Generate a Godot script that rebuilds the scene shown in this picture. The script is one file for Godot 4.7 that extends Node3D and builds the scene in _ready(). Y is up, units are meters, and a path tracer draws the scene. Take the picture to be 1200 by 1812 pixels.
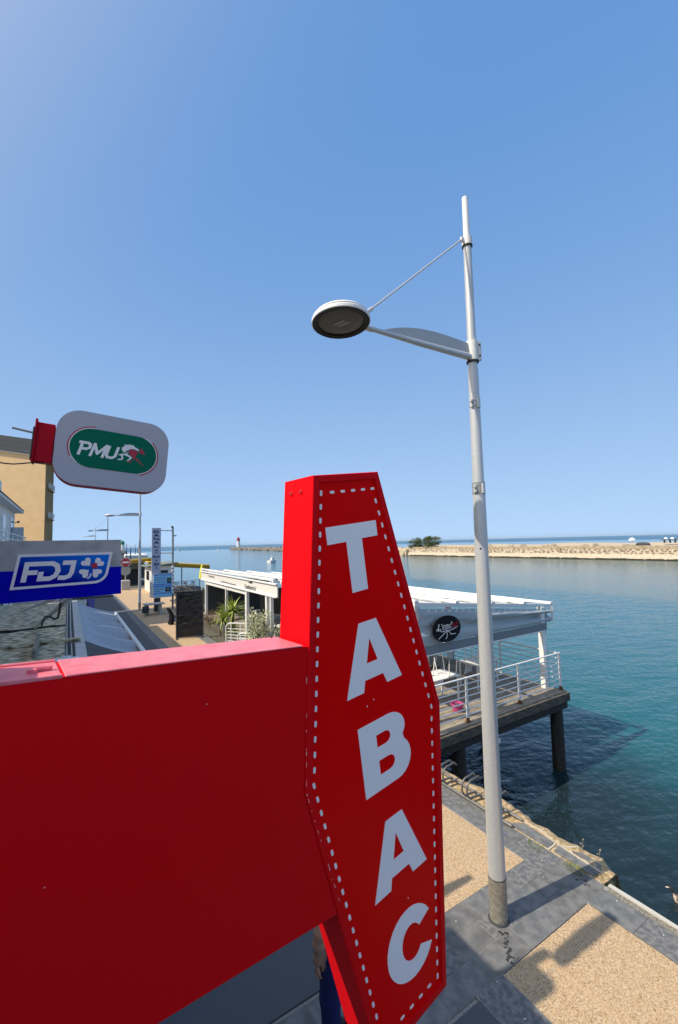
extends Node3D
# x runs across the quay towards the water, -z along the quay to the sea, y up; the quay's paving is y = 0.

const WATER := -2.2
var M := {}
var rng := RandomNumberGenerator.new()
var used := {}
var counts := {}

func _ready():
	# camera
	var cam := Camera3D.new()
	cam.name = "camera"
	cam.fov = 99.57
	cam.near = 0.05
	cam.far = 60000.0
	var fwd := Vector3(sin(deg_to_rad(32.038)) * cos(deg_to_rad(4.019)), sin(deg_to_rad(4.019)), -cos(deg_to_rad(32.038)) * cos(deg_to_rad(4.019)))
	var right := Vector3(cos(deg_to_rad(32.038)), 0, sin(deg_to_rad(32.038)))
	var up := right.cross(fwd)
	var roll := deg_to_rad(-1.402)
	cam.transform = Transform3D(Basis(right * cos(roll) + up * sin(roll), up * cos(roll) - right * sin(roll), -fwd), Vector3(0, 4.5, 0))
	add_child(cam)
	cam.make_current()
	# sky and exposure
	var sky := ProceduralSkyMaterial.new()
	sky.sky_top_color = Color(.108, .262, .575).linear_to_srgb()
	sky.sky_horizon_color = Color(.42, .61, .86).linear_to_srgb()
	sky.sky_curve = 0.26
	sky.ground_bottom_color = Color(.10, .14, .16).linear_to_srgb()
	sky.ground_horizon_color = Color(.36, .52, .72).linear_to_srgb()
	sky.sun_angle_max = 95.0
	sky.sun_curve = 0.42
	var env := Environment.new()
	env.background_mode = Environment.BG_SKY
	env.sky = Sky.new()
	env.sky.sky_material = sky
	env.tonemap_mode = Environment.TONE_MAPPER_LINEAR
	env.tonemap_exposure = 1.16
	env.fog_enabled = true
	env.fog_density = 0.00005
	env.fog_light_color = Color(.62, .74, .86).linear_to_srgb()
	env.sdfgi_enabled = true
	env.ssao_enabled = true
	env.ssil_enabled = true
	var we := WorldEnvironment.new()
	we.name = "world_environment"
	we.environment = env
	add_child(we)
	# the sun, over the houses on the left
	var sun := DirectionalLight3D.new()
	sun.name = "sun"
	sun.light_energy = 1.42
	sun.light_color = Color(1.0, 0.955, 0.88)
	sun.light_angular_distance = 0.5
	sun.shadow_enabled = true
	var el := deg_to_rad(47.2)
	var travel := Vector3(0.9922 * cos(el), -sin(el), 0.1245 * cos(el))
	sun.basis = Basis.looking_at(travel, Vector3.UP)
	add_child(sun)
	rng.seed = 20240607
	make_materials()
	ground()
	water()
	near_house()
	low_shop()
	far_houses()
	terraces()
	far_side()
	background()
	tobacco_sign()
	betting_sign()
	lottery_sign()
	var lamp := make_lamp("street_lamp", "tall pale street lamp on the slab band beside the big red sign", true)
	lamp.position = Vector3(4.406, 0, -3.687)
	var small := make_lamp("street_lamp", "street lamp with white arm between the blue sign and the CANAL DU MIDI board", false)
	small.position = Vector3(4.474, 0, -34.88)
	dup(small, Vector3(4.48, 0, -66.0), 0.0, "distant street lamp whose arm shows above the blue sign")
	dup(small, Vector3(4.48, 0, -97.2), 0.0, "farthest street lamp, its arm just above the blue sign")
	street_things()
	duck()
	person()

# ---------------------------------------------------------------- naming and placing
func numbered(n: String) -> String:
	if not used.has(n):
		used[n] = 0
		return n
	used[n] += 1
	return "%s_%03d" % [n, used[n]]

func tag(o: Node, label: String, category := "", group := "", kind := ""):
	if label: o.set_meta("label", label)
	if category: o.set_meta("category", category)
	if group: o.set_meta("group", group)
	if kind: o.set_meta("kind", kind)
	return o

func thing(called: String, label: String, category: String, at := Vector3.ZERO, turn := 0.0, group := "") -> Node3D:
	var o := Node3D.new()
	o.name = numbered(called)
	add_child(o)
	o.position = at
	o.rotation.y = turn
	tag(o, label, category, group)
	return o

func put(called: String, mesh: Mesh, m: Material, parent: Node = self) -> MeshInstance3D:
	var o := MeshInstance3D.new()
	o.name = numbered(called) if parent == self else part_name(called, parent)
	o.mesh = mesh
	o.material_override = m
	parent.add_child(o, true)
	return o

func part_name(called: String, parent: Node) -> String:
	var key := "n_" + called
	var n: int = counts.get(parent, {}).get(key, 0)
	if not counts.has(parent): counts[parent] = {}
	counts[parent][key] = n + 1
	return called if n == 0 else "%s_%03d" % [called, n]

func obj(called: String, st: SurfaceTool, m: Material, parent: Node = self) -> MeshInstance3D:
	return put(called, st.commit(), m, parent)

func stuff(o: Node):
	o.set_meta("kind", "stuff")
	return o

func struct(called: String, st: SurfaceTool, m: Material, parent: Node = self) -> MeshInstance3D:
	var o := obj(called, st, m, parent)
	if parent == self: o.set_meta("kind", "structure")
	return o

func dup(root: Node3D, at: Vector3, turn: float, label := "", group := "") -> Node3D:
	var r: Node3D = root.duplicate()
	r.name = numbered(String(root.name).rstrip("_0123456789"))
	add_child(r)
	r.position = at
	r.rotation.y = turn
	if label: r.set_meta("label", label)
	if group: r.set_meta("group", group)
	return r

# ---------------------------------------------------------------- shapes
func mb() -> SurfaceTool:
	var st := SurfaceTool.new()
	st.begin(Mesh.PRIMITIVE_TRIANGLES)
	return st

func tri(st: SurfaceTool, a: Vector3, b: Vector3, c: Vector3, n: Vector3):   # a, b, c in any order; turned so that the front looks along n
	if (b - a).cross(c - a).dot(n) > 0.0:
		var t := b
		b = c
		c = t
	for p in [a, b, c]:
		st.set_normal(n)
		st.add_vertex(p)

func quad(st: SurfaceTool, a: Vector3, b: Vector3, c: Vector3, d: Vector3, n := Vector3.ZERO):
	if n == Vector3.ZERO: n = (c - a).cross(b - d).normalized()
	tri(st, a, b, c, n)
	tri(st, a, c, d, n)

func box(st: SurfaceTool, c: Vector3, s: Vector3, bas := Basis.IDENTITY, bev := 0.0):
	# a box with its edges chamfered by bev
	var h := s / 2.0
	if bev <= 0.0:
		for ax in 3:
			for sg in [-1.0, 1.0]:
				var n := Vector3.ZERO
				n[ax] = sg
				var u := Vector3.ZERO
				var v := Vector3.ZERO
				u[(ax + 1) % 3] = h[(ax + 1) % 3]
				v[(ax + 2) % 3] = h[(ax + 2) % 3]
				var o := n * h[ax]
				quad(st, c + bas * (o - u - v), c + bas * (o + u - v), c + bas * (o + u + v), c + bas * (o - u + v), (bas * n).normalized())
		return
	var k := h - Vector3.ONE * bev
	for ax in 3:
		var b := (ax + 1) % 3
		var d := (ax + 2) % 3
		for sg in [-1.0, 1.0]:
			var n := Vector3.ZERO
			n[ax] = sg
			var u := Vector3.ZERO
			var v := Vector3.ZERO
			u[b] = k[b]
			v[d] = k[d]
			var o := n * h[ax]
			quad(st, c + bas * (o - u - v), c + bas * (o + u - v), c + bas * (o + u + v), c + bas * (o - u + v), (bas * n).normalized())
			for sb in [-1.0, 1.0]:      # the chamfer between faces ax and b
				var m := Vector3.ZERO
				m[b] = sb
				var e := Vector3.ZERO
				e[d] = k[d]
				var p := n * h[ax] + m * k[b]
				var q := n * k[ax] + m * h[b]
				quad(st, c + bas * (p - e), c + bas * (p + e), c + bas * (q + e), c + bas * (q - e), (bas * (n + m)).normalized())
	for sx in [-1.0, 1.0]:
		for sy in [-1.0, 1.0]:
			for sz in [-1.0, 1.0]:
				var g := Vector3(sx, sy, sz)
				tri(st, c + bas * (g * Vector3(h.x, k.y, k.z)), c + bas * (g * Vector3(k.x, h.y, k.z)), c + bas * (g * Vector3(k.x, k.y, h.z)), (bas * g).normalized())

func bar(st: SurfaceTool, a: Vector3, b: Vector3, w: float, t: float, up := Vector3.UP, bev := 0.0):
	# a rectangular bar from a to b, t high along up and w across
	var d := (b - a).normalized()
	var x := up.cross(d)
	if x.length() < 0.01: x = Vector3.RIGHT.cross(d) if absf(d.x) < 0.9 else Vector3.BACK.cross(d)
	x = x.normalized()
	var y := d.cross(x)
	box(st, (a + b) / 2.0, Vector3(w, t, a.distance_to(b)), Basis(x, y, d), bev)

func tube(st: SurfaceTool, pts: Array, rad, sides := 8, caps := true):
	# a smooth round tube through pts; rad is one radius or one per point
	var rings := []
	var norms := []
	var prev := Vector3.ZERO
	for i in pts.size():
		var d: Vector3
		if i == 0: d = pts[1] - pts[0]
		elif i == pts.size() - 1: d = pts[i] - pts[i - 1]
		else: d = (pts[i + 1] - pts[i]).normalized() + (pts[i] - pts[i - 1]).normalized()
		d = d.normalized()
		var x: Vector3
		if prev == Vector3.ZERO:
			x = d.cross(Vector3.UP if absf(d.y) < 0.9 else Vector3.RIGHT).normalized()
		else:
			x = (prev - d * prev.dot(d)).normalized()
		prev = x
		var y := d.cross(x)
		var r: float = rad[i] if rad is Array else rad
		var ring := []
		var nn := []
		for k in sides:
			var a := TAU * k / sides
			var n := x * cos(a) + y * sin(a)
			nn.append(n)
			ring.append(pts[i] + n * r)
		rings.append(ring)
		norms.append(nn)
	for i in pts.size() - 1:
		for k in sides:
			var k2 := (k + 1) % sides
			var q := [[i, k], [i + 1, k], [i + 1, k2], [i, k2]]
			for t in [[0, 1, 2], [0, 2, 3]]:
				var vs := []
				for j in t: vs.append(q[j])
				var a3: Vector3 = rings[vs[0][0]][vs[0][1]]
				var b3: Vector3 = rings[vs[1][0]][vs[1][1]]
				var c3: Vector3 = rings[vs[2][0]][vs[2][1]]
				if (b3 - a3).cross(c3 - a3).dot(norms[i][k] + norms[i][k2]) > 0.0: vs = [vs[0], vs[2], vs[1]]
				for v in vs:
					st.set_normal(norms[v[0]][v[1]])
					st.add_vertex(rings[v[0]][v[1]])
	if caps:
		for e in [0, pts.size() - 1]:
			var n: Vector3 = (pts[0] - pts[1]).normalized() if e == 0 else (pts[e] - pts[e - 1]).normalized()
			for k in sides: tri(st, pts[e], rings[e][k], rings[e][(k + 1) % sides], n)

func lathe(st: SurfaceTool, prof: Array, at: Vector3, sides := 24, bas := Basis.IDENTITY):
	# prof: [radius, height] pairs turned about y
	for i in prof.size() - 1:
		var p0: Vector2 = prof[i]
		var p1: Vector2 = prof[i + 1]
		if p0.distance_to(p1) < 1e-6: continue
		var dn := Vector2(p1.y - p0.y, p0.x - p1.x).normalized()
		for k in sides:
			var a0 := TAU * k / sides
			var a1 := TAU * (k + 1) / sides
			var c := [Vector3(p0.x * cos(a0), p0.y, p0.x * sin(a0)), Vector3(p1.x * cos(a0), p1.y, p1.x * sin(a0)), Vector3(p1.x * cos(a1), p1.y, p1.x * sin(a1)), Vector3(p0.x * cos(a1), p0.y, p0.x * sin(a1))]
			var ns := [Vector3(dn.x * cos(a0), dn.y, dn.x * sin(a0)), Vector3(dn.x * cos(a1), dn.y, dn.x * sin(a1))]
			for t in [[0, 1, 2], [0, 2, 3]]:
				var a3: Vector3 = c[t[0]]
				var b3: Vector3 = c[t[1]]
				var c3: Vector3 = c[t[2]]
				var o: Array = t
				if (b3 - a3).cross(c3 - a3).dot(ns[0] + ns[1]) > 0.0: o = [t[0], t[2], t[1]]
				for j in o:
					st.set_normal(bas * (ns[0] if j < 2 else ns[1]))
					st.add_vertex(at + bas * (c[j] as Vector3))

func prism(st: SurfaceTool, poly: PackedVector2Array, z0: float, z1: float, f := Transform3D.IDENTITY, back := true):
	# a flat shape in x, y pulled from z0 to z1
	var idx := Geometry2D.triangulate_polygon(poly)
	for side in [[z1, 1.0], [z0, -1.0]]:
		if side[1] < 0.0 and not back: continue
		var n := (f.basis * Vector3(0, 0, side[1])).normalized()
		for i in range(0, idx.size(), 3):
			tri(st, f * Vector3(poly[idx[i]].x, poly[idx[i]].y, side[0]), f * Vector3(poly[idx[i + 1]].x, poly[idx[i + 1]].y, side[0]), f * Vector3(poly[idx[i + 2]].x, poly[idx[i + 2]].y, side[0]), n)
	var sg := -1.0 if Geometry2D.is_polygon_clockwise(poly) else 1.0
	for i in poly.size():
		var a := poly[i]
		var b := poly[(i + 1) % poly.size()]
		if a.distance_to(b) < 1e-6: continue
		var e := (b - a).normalized() * sg
		quad(st, f * Vector3(a.x, a.y, z0), f * Vector3(b.x, b.y, z0), f * Vector3(b.x, b.y, z1), f * Vector3(a.x, a.y, z1), (f.basis * Vector3(e.y, -e.x, 0)).normalized())

func holed(outer: PackedVector2Array, holes: Array, cuts: Array) -> Array:
	# cuts a shape with holes along upright lines through the holes into shapes without holes
	var out := []
	var xs := [-100.0]
	xs.append_array(cuts)
	xs.append(100.0)
	for i in xs.size() - 1:
		var r := PackedVector2Array([Vector2(xs[i], -100), Vector2(xs[i + 1], -100), Vector2(xs[i + 1], 100), Vector2(xs[i], 100)])
		var parts := Geometry2D.intersect_polygons(outer, r)
		for h in holes:
			var nxt := []
			for p in parts: nxt.append_array(Geometry2D.clip_polygons(p, h))
			parts.assign(nxt)
		out.append_array(parts)
	return out

func stroke(pts: Array, w: float, fr := Transform2D.IDENTITY) -> Array:
	# the outline of a pen stroke w wide, as shapes without holes
	var pv := PackedVector2Array()
	for p in pts: pv.append(p)
	var outer := []
	var holes := []
	for p in Geometry2D.offset_polyline(pv, w / 2.0, Geometry2D.JOIN_MITER, Geometry2D.END_BUTT):
		(holes if Geometry2D.is_polygon_clockwise(p) else outer).append(p)
	var out := []
	for o in outer:
		var cuts := []
		for h in holes:
			var lo := 1e9
			var hi := -1e9
			for v in h:
				lo = minf(lo, v.x)
				hi = maxf(hi, v.x)
			cuts.append((lo + hi) / 2.0)
		cuts.sort()
		out.append_array(holed(o, holes, cuts) if holes.size() else [o])
	var done := []
	for p in out: done.append(fr * (p as PackedVector2Array))
	return done

func arc2(c: Vector2, r: Vector2, a0: float, a1: float, n: int) -> Array:
	var o := []
	for i in n + 1:
		var a := deg_to_rad(lerpf(a0, a1, float(i) / n))
		o.append(c + Vector2(cos(a) * r.x, sin(a) * r.y))
	return o

func pv(a: Array) -> PackedVector2Array:
	var o := PackedVector2Array()
	for p in a: o.append(p)
	return o

func rrect(c: Vector2, s: Vector2, r: float, n := 8) -> PackedVector2Array:
	var h := s / 2.0 - Vector2(r, r)
	var o := []
	o.append_array(arc2(c + Vector2(h.x, h.y), Vector2(r, r), 0, 90, n))
	o.append_array(arc2(c + Vector2(-h.x, h.y), Vector2(r, r), 90, 180, n))
	o.append_array(arc2(c + Vector2(-h.x, -h.y), Vector2(r, r), 180, 270, n))
	o.append_array(arc2(c + Vector2(h.x, -h.y), Vector2(r, r), 270, 360, n))
	return pv(o)

func words(text: String, bold: bool, size: float, m: Material, parent: Node, called := "lettering", font := "Droid Sans") -> MeshInstance3D:
	var f := SystemFont.new()
	f.font_names = PackedStringArray([font])
	f.font_weight = 700 if bold else 400
	var t := TextMesh.new()
	t.text = text
	t.font = f
	t.font_size = 48
	t.pixel_size = size / 35.0      # size is about the height of a capital
	t.depth = 0.006
	t.curve_step = 1.0
	return put(called, t, m, parent)

# ---------------------------------------------------------------- materials
func mat(r: float, g: float, b: float, rough := 0.7, metal := 0.0, spec := 0.5) -> StandardMaterial3D:
	var m := StandardMaterial3D.new()
	m.albedo_color = Color(r, g, b).linear_to_srgb()
	m.roughness = rough
	m.metallic = metal
	m.metallic_specular = spec
	return m

func noise(fr: float, sd: int, oct := 4, kind := FastNoiseLite.TYPE_SIMPLEX_SMOOTH) -> FastNoiseLite:
	var n := FastNoiseLite.new()
	n.seed = sd
	n.noise_type = kind
	n.frequency = fr
	n.fractal_octaves = oct
	n.fractal_type = FastNoiseLite.FRACTAL_FBM if oct > 1 else FastNoiseLite.FRACTAL_NONE
	return n

func ramp_image(g: Image, stops: Array) -> Image:
	# stops: [position, linear colour]; the noise image g becomes an sRGB picture
	var lut := PackedByteArray()
	for i in 256:
		var t := i / 255.0
		var c: Color = stops[0][1]
		for k in stops.size() - 1:
			if t >= stops[k][0]:
				c = (stops[k][1] as Color).lerp(stops[k + 1][1], clampf((t - stops[k][0]) / maxf(stops[k + 1][0] - stops[k][0], 1e-4), 0, 1))
		c = c.linear_to_srgb()
		lut.append_array([c.r8, c.g8, c.b8])
	var src := g.get_data()
	var out := PackedByteArray()
	out.resize(src.size() * 3)
	for i in src.size():
		var j := src[i] * 3
		out[i * 3] = lut[j]
		out[i * 3 + 1] = lut[j + 1]
		out[i * 3 + 2] = lut[j + 2]
	return Image.create_from_data(g.get_width(), g.get_height(), false, Image.FORMAT_RGB8, out)

func seamless(n: FastNoiseLite, size: int) -> Image:
	var g := n.get_seamless_image(size, size)
	if g.get_format() != Image.FORMAT_L8: g.convert(Image.FORMAT_L8)
	return g

func bump(g: Image, strength: float) -> ImageTexture:
	var b: Image = g.duplicate()
	b.convert(Image.FORMAT_RGBA8)
	b.bump_map_to_normal_map(strength)
	return ImageTexture.create_from_image(b)

func mottled(n: FastNoiseLite, stops: Array, tile: float, rough: float, relief := 0.0, size := 512, world := true) -> StandardMaterial3D:
	var m := StandardMaterial3D.new()
	var g := seamless(n, size)
	m.albedo_texture = ImageTexture.create_from_image(ramp_image(g, stops))
	m.roughness = rough
	m.uv1_triplanar = true
	m.uv1_world_triplanar = world
	m.uv1_scale = Vector3.ONE / tile
	if relief > 0.0:
		m.normal_enabled = true
		m.normal_texture = bump(g, relief)
	return m

func C(r: float, g: float, b: float) -> Color: return Color(r, g, b)

func make_materials():
	M.red = mat(.72, .0035, .008, 0.5, 0.0, 0.16)
	M.red_top_glare = mottled(noise(0.02, 13, 5), [[0.25, C(.70, .15, .18)], [0.42, C(.73, .18, .215)], [0.56, C(.75, .205, .24)], [0.75, C(.72, .17, .20)]], 0.8, 0.4, 0.0, 512, false)  # lighter than the sides: holds sun glare as well as faded paint
	M.red_panel = mat(.84, .003, .004, 0.22, 0.0, 0.10)
	M.letter = mat(.94, .88, .86, 0.35, 0.0, 0.25)
	M.grey_panel = mat(.41, .42, .46, 0.3, 0.0, 0.3)
	M.green = mat(.001, .135, .075, 0.4, 0.0, 0.2)
	M.crimson = mat(.42, .006, .03, 0.35)
	M.darkred = mat(.42, .004, .016, 0.45, 0.0, 0.2)
	M.white = mat(.78, .78, .76, 0.45)
	M.offwhite = mottled(noise(0.03, 23, 4), [[0.0, C(.60, .59, .55)], [0.5, C(.72, .71, .68)], [1.0, C(.78, .78, .75)]], 1.3, 0.5)
	M.galv = mottled(noise(0.03, 5, 4), [[0.25, C(.535, .54, .535)], [0.5, C(.555, .557, .55)], [0.75, C(.58, .58, .57)]], 0.9, 0.34)
	M.galv.metallic = 0.30
	M.polebase = mottled(noise(0.02, 8, 5), [[0.25, C(.24, .215, .165)], [0.5, C(.30, .275, .225)], [0.75, C(.36, .34, .30)]], 0.6, 0.4)
	M.polebase.metallic = 0.35
	M.black = mat(.006, .006, .008, 0.5, 0.0, 0.3)
	M.rubber = mat(.02, .02, .022, 0.7)
	M.steel = mat(.30, .29, .27, 0.4, 0.7)
	M.rack = mat(.17, .165, .155, 0.45, 0.4)
	M.lens = mat(.10, .10, .095, 0.35, 0.0, 0.3)
	M.reflector = mat(.24, .24, .23, 0.4)
	M.rust = mat(.16, .07, .03, 0.9)
	M.blue = mat(.002, .003, .50, 0.35, 0.0, 0.15)
	M.cement = mottled(noise(0.015, 31, 5), [[0.0, C(.30, .30, .29)], [0.3, C(.40, .40, .385)], [0.6, C(.45, .45, .43)], [1.0, C(.50, .495, .47)]], 1.6, 0.7)
	M.slab = mottled(noise(0.02, 41, 6), [[0.25, C(.105, .106, .106)], [0.45, C(.138, .139, .138)], [0.56, C(.155, .155, .152)], [0.75, C(.20, .198, .19)]], 1.7, 0.75, 2.0, 1024)
	M.slab2 = mottled(noise(0.014, 47, 6), [[0.25, C(.12, .121, .12)], [0.5, C(.15, .151, .148)], [0.75, C(.185, .184, .178)]], 1.3, 0.72, 2.0, 512)
	M.slab3 = mottled(noise(0.018, 49, 6), [[0.25, C(.11, .108, .104)], [0.5, C(.138, .137, .133)], [0.75, C(.175, .172, .164)]], 1.9, 0.78, 2.0, 512)
	M.mortar = mottled(noise(0.05, 51, 4), [[0.0, C(.16, .15, .14)], [1.0, C(.42, .40, .37)]], 0.6, 0.9)
	M.asphalt = mottled(noise(0.2, 61, 5), [[0.0, C(.055, .06, .066)], [0.5, C(.085, .092, .10)], [1.0, C(.14, .145, .15)]], 1.0, 0.85, 3.0)
	M.tanstone = mottled(noise(0.02, 71, 6), [[0.25, C(.25, .17, .085)], [0.42, C(.36, .25, .12)], [0.55, C(.44, .315, .165)], [0.75, C(.55, .43, .27)]], 1.6, 0.9, 5.0, 1024)
	M.mossy = mottled(noise(0.03, 73, 6), [[0.0, C(.04, .045, .015)], [0.45, C(.12, .11, .05)], [1.0, C(.30, .25, .14)]], 0.9, 0.95, 6.0)
	M.paleline = mat(.50, .44, .34, 0.85)
	M.quaywall = mottled(noise(0.02, 75, 5), [[0.0, C(.03, .03, .022)], [0.5, C(.09, .085, .06)], [1.0, C(.2, .18, .13)]], 1.5, 0.9, 4.0)
	var cell := noise(0.15, 81, 1, FastNoiseLite.TYPE_CELLULAR)
	cell.cellular_return_type = FastNoiseLite.RETURN_CELL_VALUE
	M.aggregate = mottled(cell, [[0.0, C(.16, .10, .055)], [0.12, C(.32, .21, .11)], [0.28, C(.44, .295, .16)], [0.5, C(.50, .345, .19)], [0.8, C(.56, .40, .235)], [0.93, C(.62, .51, .37)], [1.0, C(.30, .21, .13)]], 1.25, 0.8, 0.0, 1024)
	var dist := noise(0.15, 81, 1, FastNoiseLite.TYPE_CELLULAR)
	dist.cellular_return_type = FastNoiseLite.RETURN_DISTANCE
	M.aggregate.normal_enabled = true
	M.aggregate.normal_texture = bump(seamless(dist, 1024), -1.8)
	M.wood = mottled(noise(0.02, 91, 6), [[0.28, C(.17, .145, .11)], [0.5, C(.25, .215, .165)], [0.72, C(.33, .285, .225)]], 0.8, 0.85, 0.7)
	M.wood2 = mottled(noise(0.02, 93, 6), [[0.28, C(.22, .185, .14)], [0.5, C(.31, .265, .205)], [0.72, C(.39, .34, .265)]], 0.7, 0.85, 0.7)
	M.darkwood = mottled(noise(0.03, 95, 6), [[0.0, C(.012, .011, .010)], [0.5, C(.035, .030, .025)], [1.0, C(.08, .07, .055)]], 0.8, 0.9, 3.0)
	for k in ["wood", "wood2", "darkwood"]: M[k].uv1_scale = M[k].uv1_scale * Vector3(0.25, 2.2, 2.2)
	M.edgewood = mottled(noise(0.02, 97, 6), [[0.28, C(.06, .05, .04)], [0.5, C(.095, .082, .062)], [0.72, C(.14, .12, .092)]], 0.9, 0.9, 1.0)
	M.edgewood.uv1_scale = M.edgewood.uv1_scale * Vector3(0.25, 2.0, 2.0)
	M.canvas = mat(.38, .435, .46, 0.85)
	M.canvas.backlight_enabled = true
	M.canvas.backlight = Color(.25, .25, .25)
	M.canvas_dark = mat(.20, .225, .24, 0.85)
	M.roofcloth = mat(.56, .54, .48, 0.85)
	M.roofcloth.backlight_enabled = true
	M.roofcloth.backlight = Color(.22, .22, .20)
	M.awning = mottled(noise(0.05, 99, 3), [[0.25, C(.28, .315, .36)], [0.75, C(.37, .41, .46)]], 0.8, 0.8)
	M.roof_old = mottled(noise(0.030, 101, 7), [[0.26, C(.10, .072, .035)], [0.40, C(.25, .19, .105)], [0.50, C(.43, .35, .215)], [0.60, C(.60, .50, .335)], [0.75, C(.80, .72, .54)]], 3.0, 0.95, 0.8, 1024)
	M.roof_old.uv1_scale = M.roof_old.uv1_scale * Vector3(0.45, 1.0, 1.3)
	M.beige = mottled(noise(0.01, 111, 5), [[0.0, C(.62, .42, .21)], [0.5, C(.68, .47, .245)], [1.0, C(.72, .51, .28)]], 6.0, 0.9)
	M.brown = mottled(noise(0.03, 113, 5), [[0.0, C(.17, .10, .04)], [0.5, C(.30, .19, .08)], [1.0, C(.40, .27, .12)]], 4.0, 0.9)
	M.slate = mat(.035, .042, .05, 0.6)
	M.wallwhite = mat(.66, .69, .70, 0.8)
	M.plaster = mottled(noise(0.02, 115, 4), [[0.0, C(.44, .42, .37)], [1.0, C(.56, .54, .49)]], 2.5, 0.9)
	M.glass = mat(.03, .04, .05, 0.08)
	M.jetty = mottled(noise(0.02, 121, 5), [[0.25, C(.40, .33, .245)], [0.5, C(.52, .44, .335)], [0.75, C(.60, .52, .41)]], 8.0, 0.95)
	M.jettytop = mottled(noise(0.02, 122, 5), [[0.25, C(.27, .20, .13)], [0.5, C(.38, .29, .19)], [0.75, C(.47, .38, .26)]], 8.0, 0.95)
	M.jstone = mat(.22, .15, .09, 0.95)
	M.seaweed = mat(.035, .03, .018, 0.9)
	M.sand = mottled(noise(0.03, 123, 5), [[0.25, C(.38, .30, .20)], [0.5, C(.50, .41, .285)], [0.75, C(.56, .48, .36)]], 9.0, 0.95)
	M.rockgrey = mottled(noise(0.03, 125, 5), [[0.0, C(.10, .09, .08)], [0.5, C(.20, .18, .16)], [1.0, C(.32, .29, .25)]], 3.0, 0.95)
	M.yellow = mat(.62, .38, .03, 0.7)
	M.flagyellow = mat(.72, .70, .05, 0.7)
	M.navy = mat(.008, .02, .12, 0.5)
	M.panelblue = mat(.10, .36, .66, 0.4)
	M.pink = mat(.50, .06, .20, 0.6)
	M.redsign = mat(.45, .02, .04, 0.4)
	M.greensign = mat(.02, .22, .14, 0.5)
	M.dirty = mat(.05, .05, .055, 0.8)
	M.darkgrey = mat(.035, .037, .042, 0.7)
	M.moored = mat(.17, .19, .16, 0.7)
	var leaf := func(r, g, b):
		var m := mat(r, g, b, 0.6)
		m.backlight_enabled = true
		m.backlight = Color(0.35, 0.35, 0.15)
		m.cull_mode = BaseMaterial3D.CULL_DISABLED
		return m
	M.yucca = leaf.call(.22, .30, .035)
	M.yucca2 = leaf.call(.36, .42, .085)
	M.leafpale = leaf.call(.55, .56, .40)
	M.leafgreen = leaf.call(.09, .125, .03)
	M.dryred = leaf.call(.17, .085, .05)
	M.weed = leaf.call(.16, .20, .025)
	M.drystem = leaf.call(.45, .38, .28)
	M.scrub = leaf.call(.07, .10, .03)
	# sea water: the green-blue light that the depth gives back, under a glossy surface bent by small waves
	var w := StandardMaterial3D.new()
	w.albedo_color = Color.WHITE
	w.vertex_color_use_as_albedo = true
	w.roughness = 0.06
	w.metallic_specular = 0.36
	var wn := noise(0.02, 131, 5)
	w.normal_enabled = true
	w.normal_texture = bump(seamless(wn, 1024), 5.0)
	w.normal_scale = 0.65
	w.uv1_triplanar = true
	w.uv1_world_triplanar = true
	w.uv1_scale = Vector3(1.0 / 9.0, 1.0, 1.0 / 5.5)
	M.water = w
	var far: StandardMaterial3D = w.duplicate()
	far.uv1_scale = Vector3(1.0 / 26.0, 1.0, 1.0 / 18.0)
	far.roughness = 0.30
	far.metallic_specular = 0.3
	M.seafar = far
	var channel: StandardMaterial3D = w.duplicate()
	M.channel = channel

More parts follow.
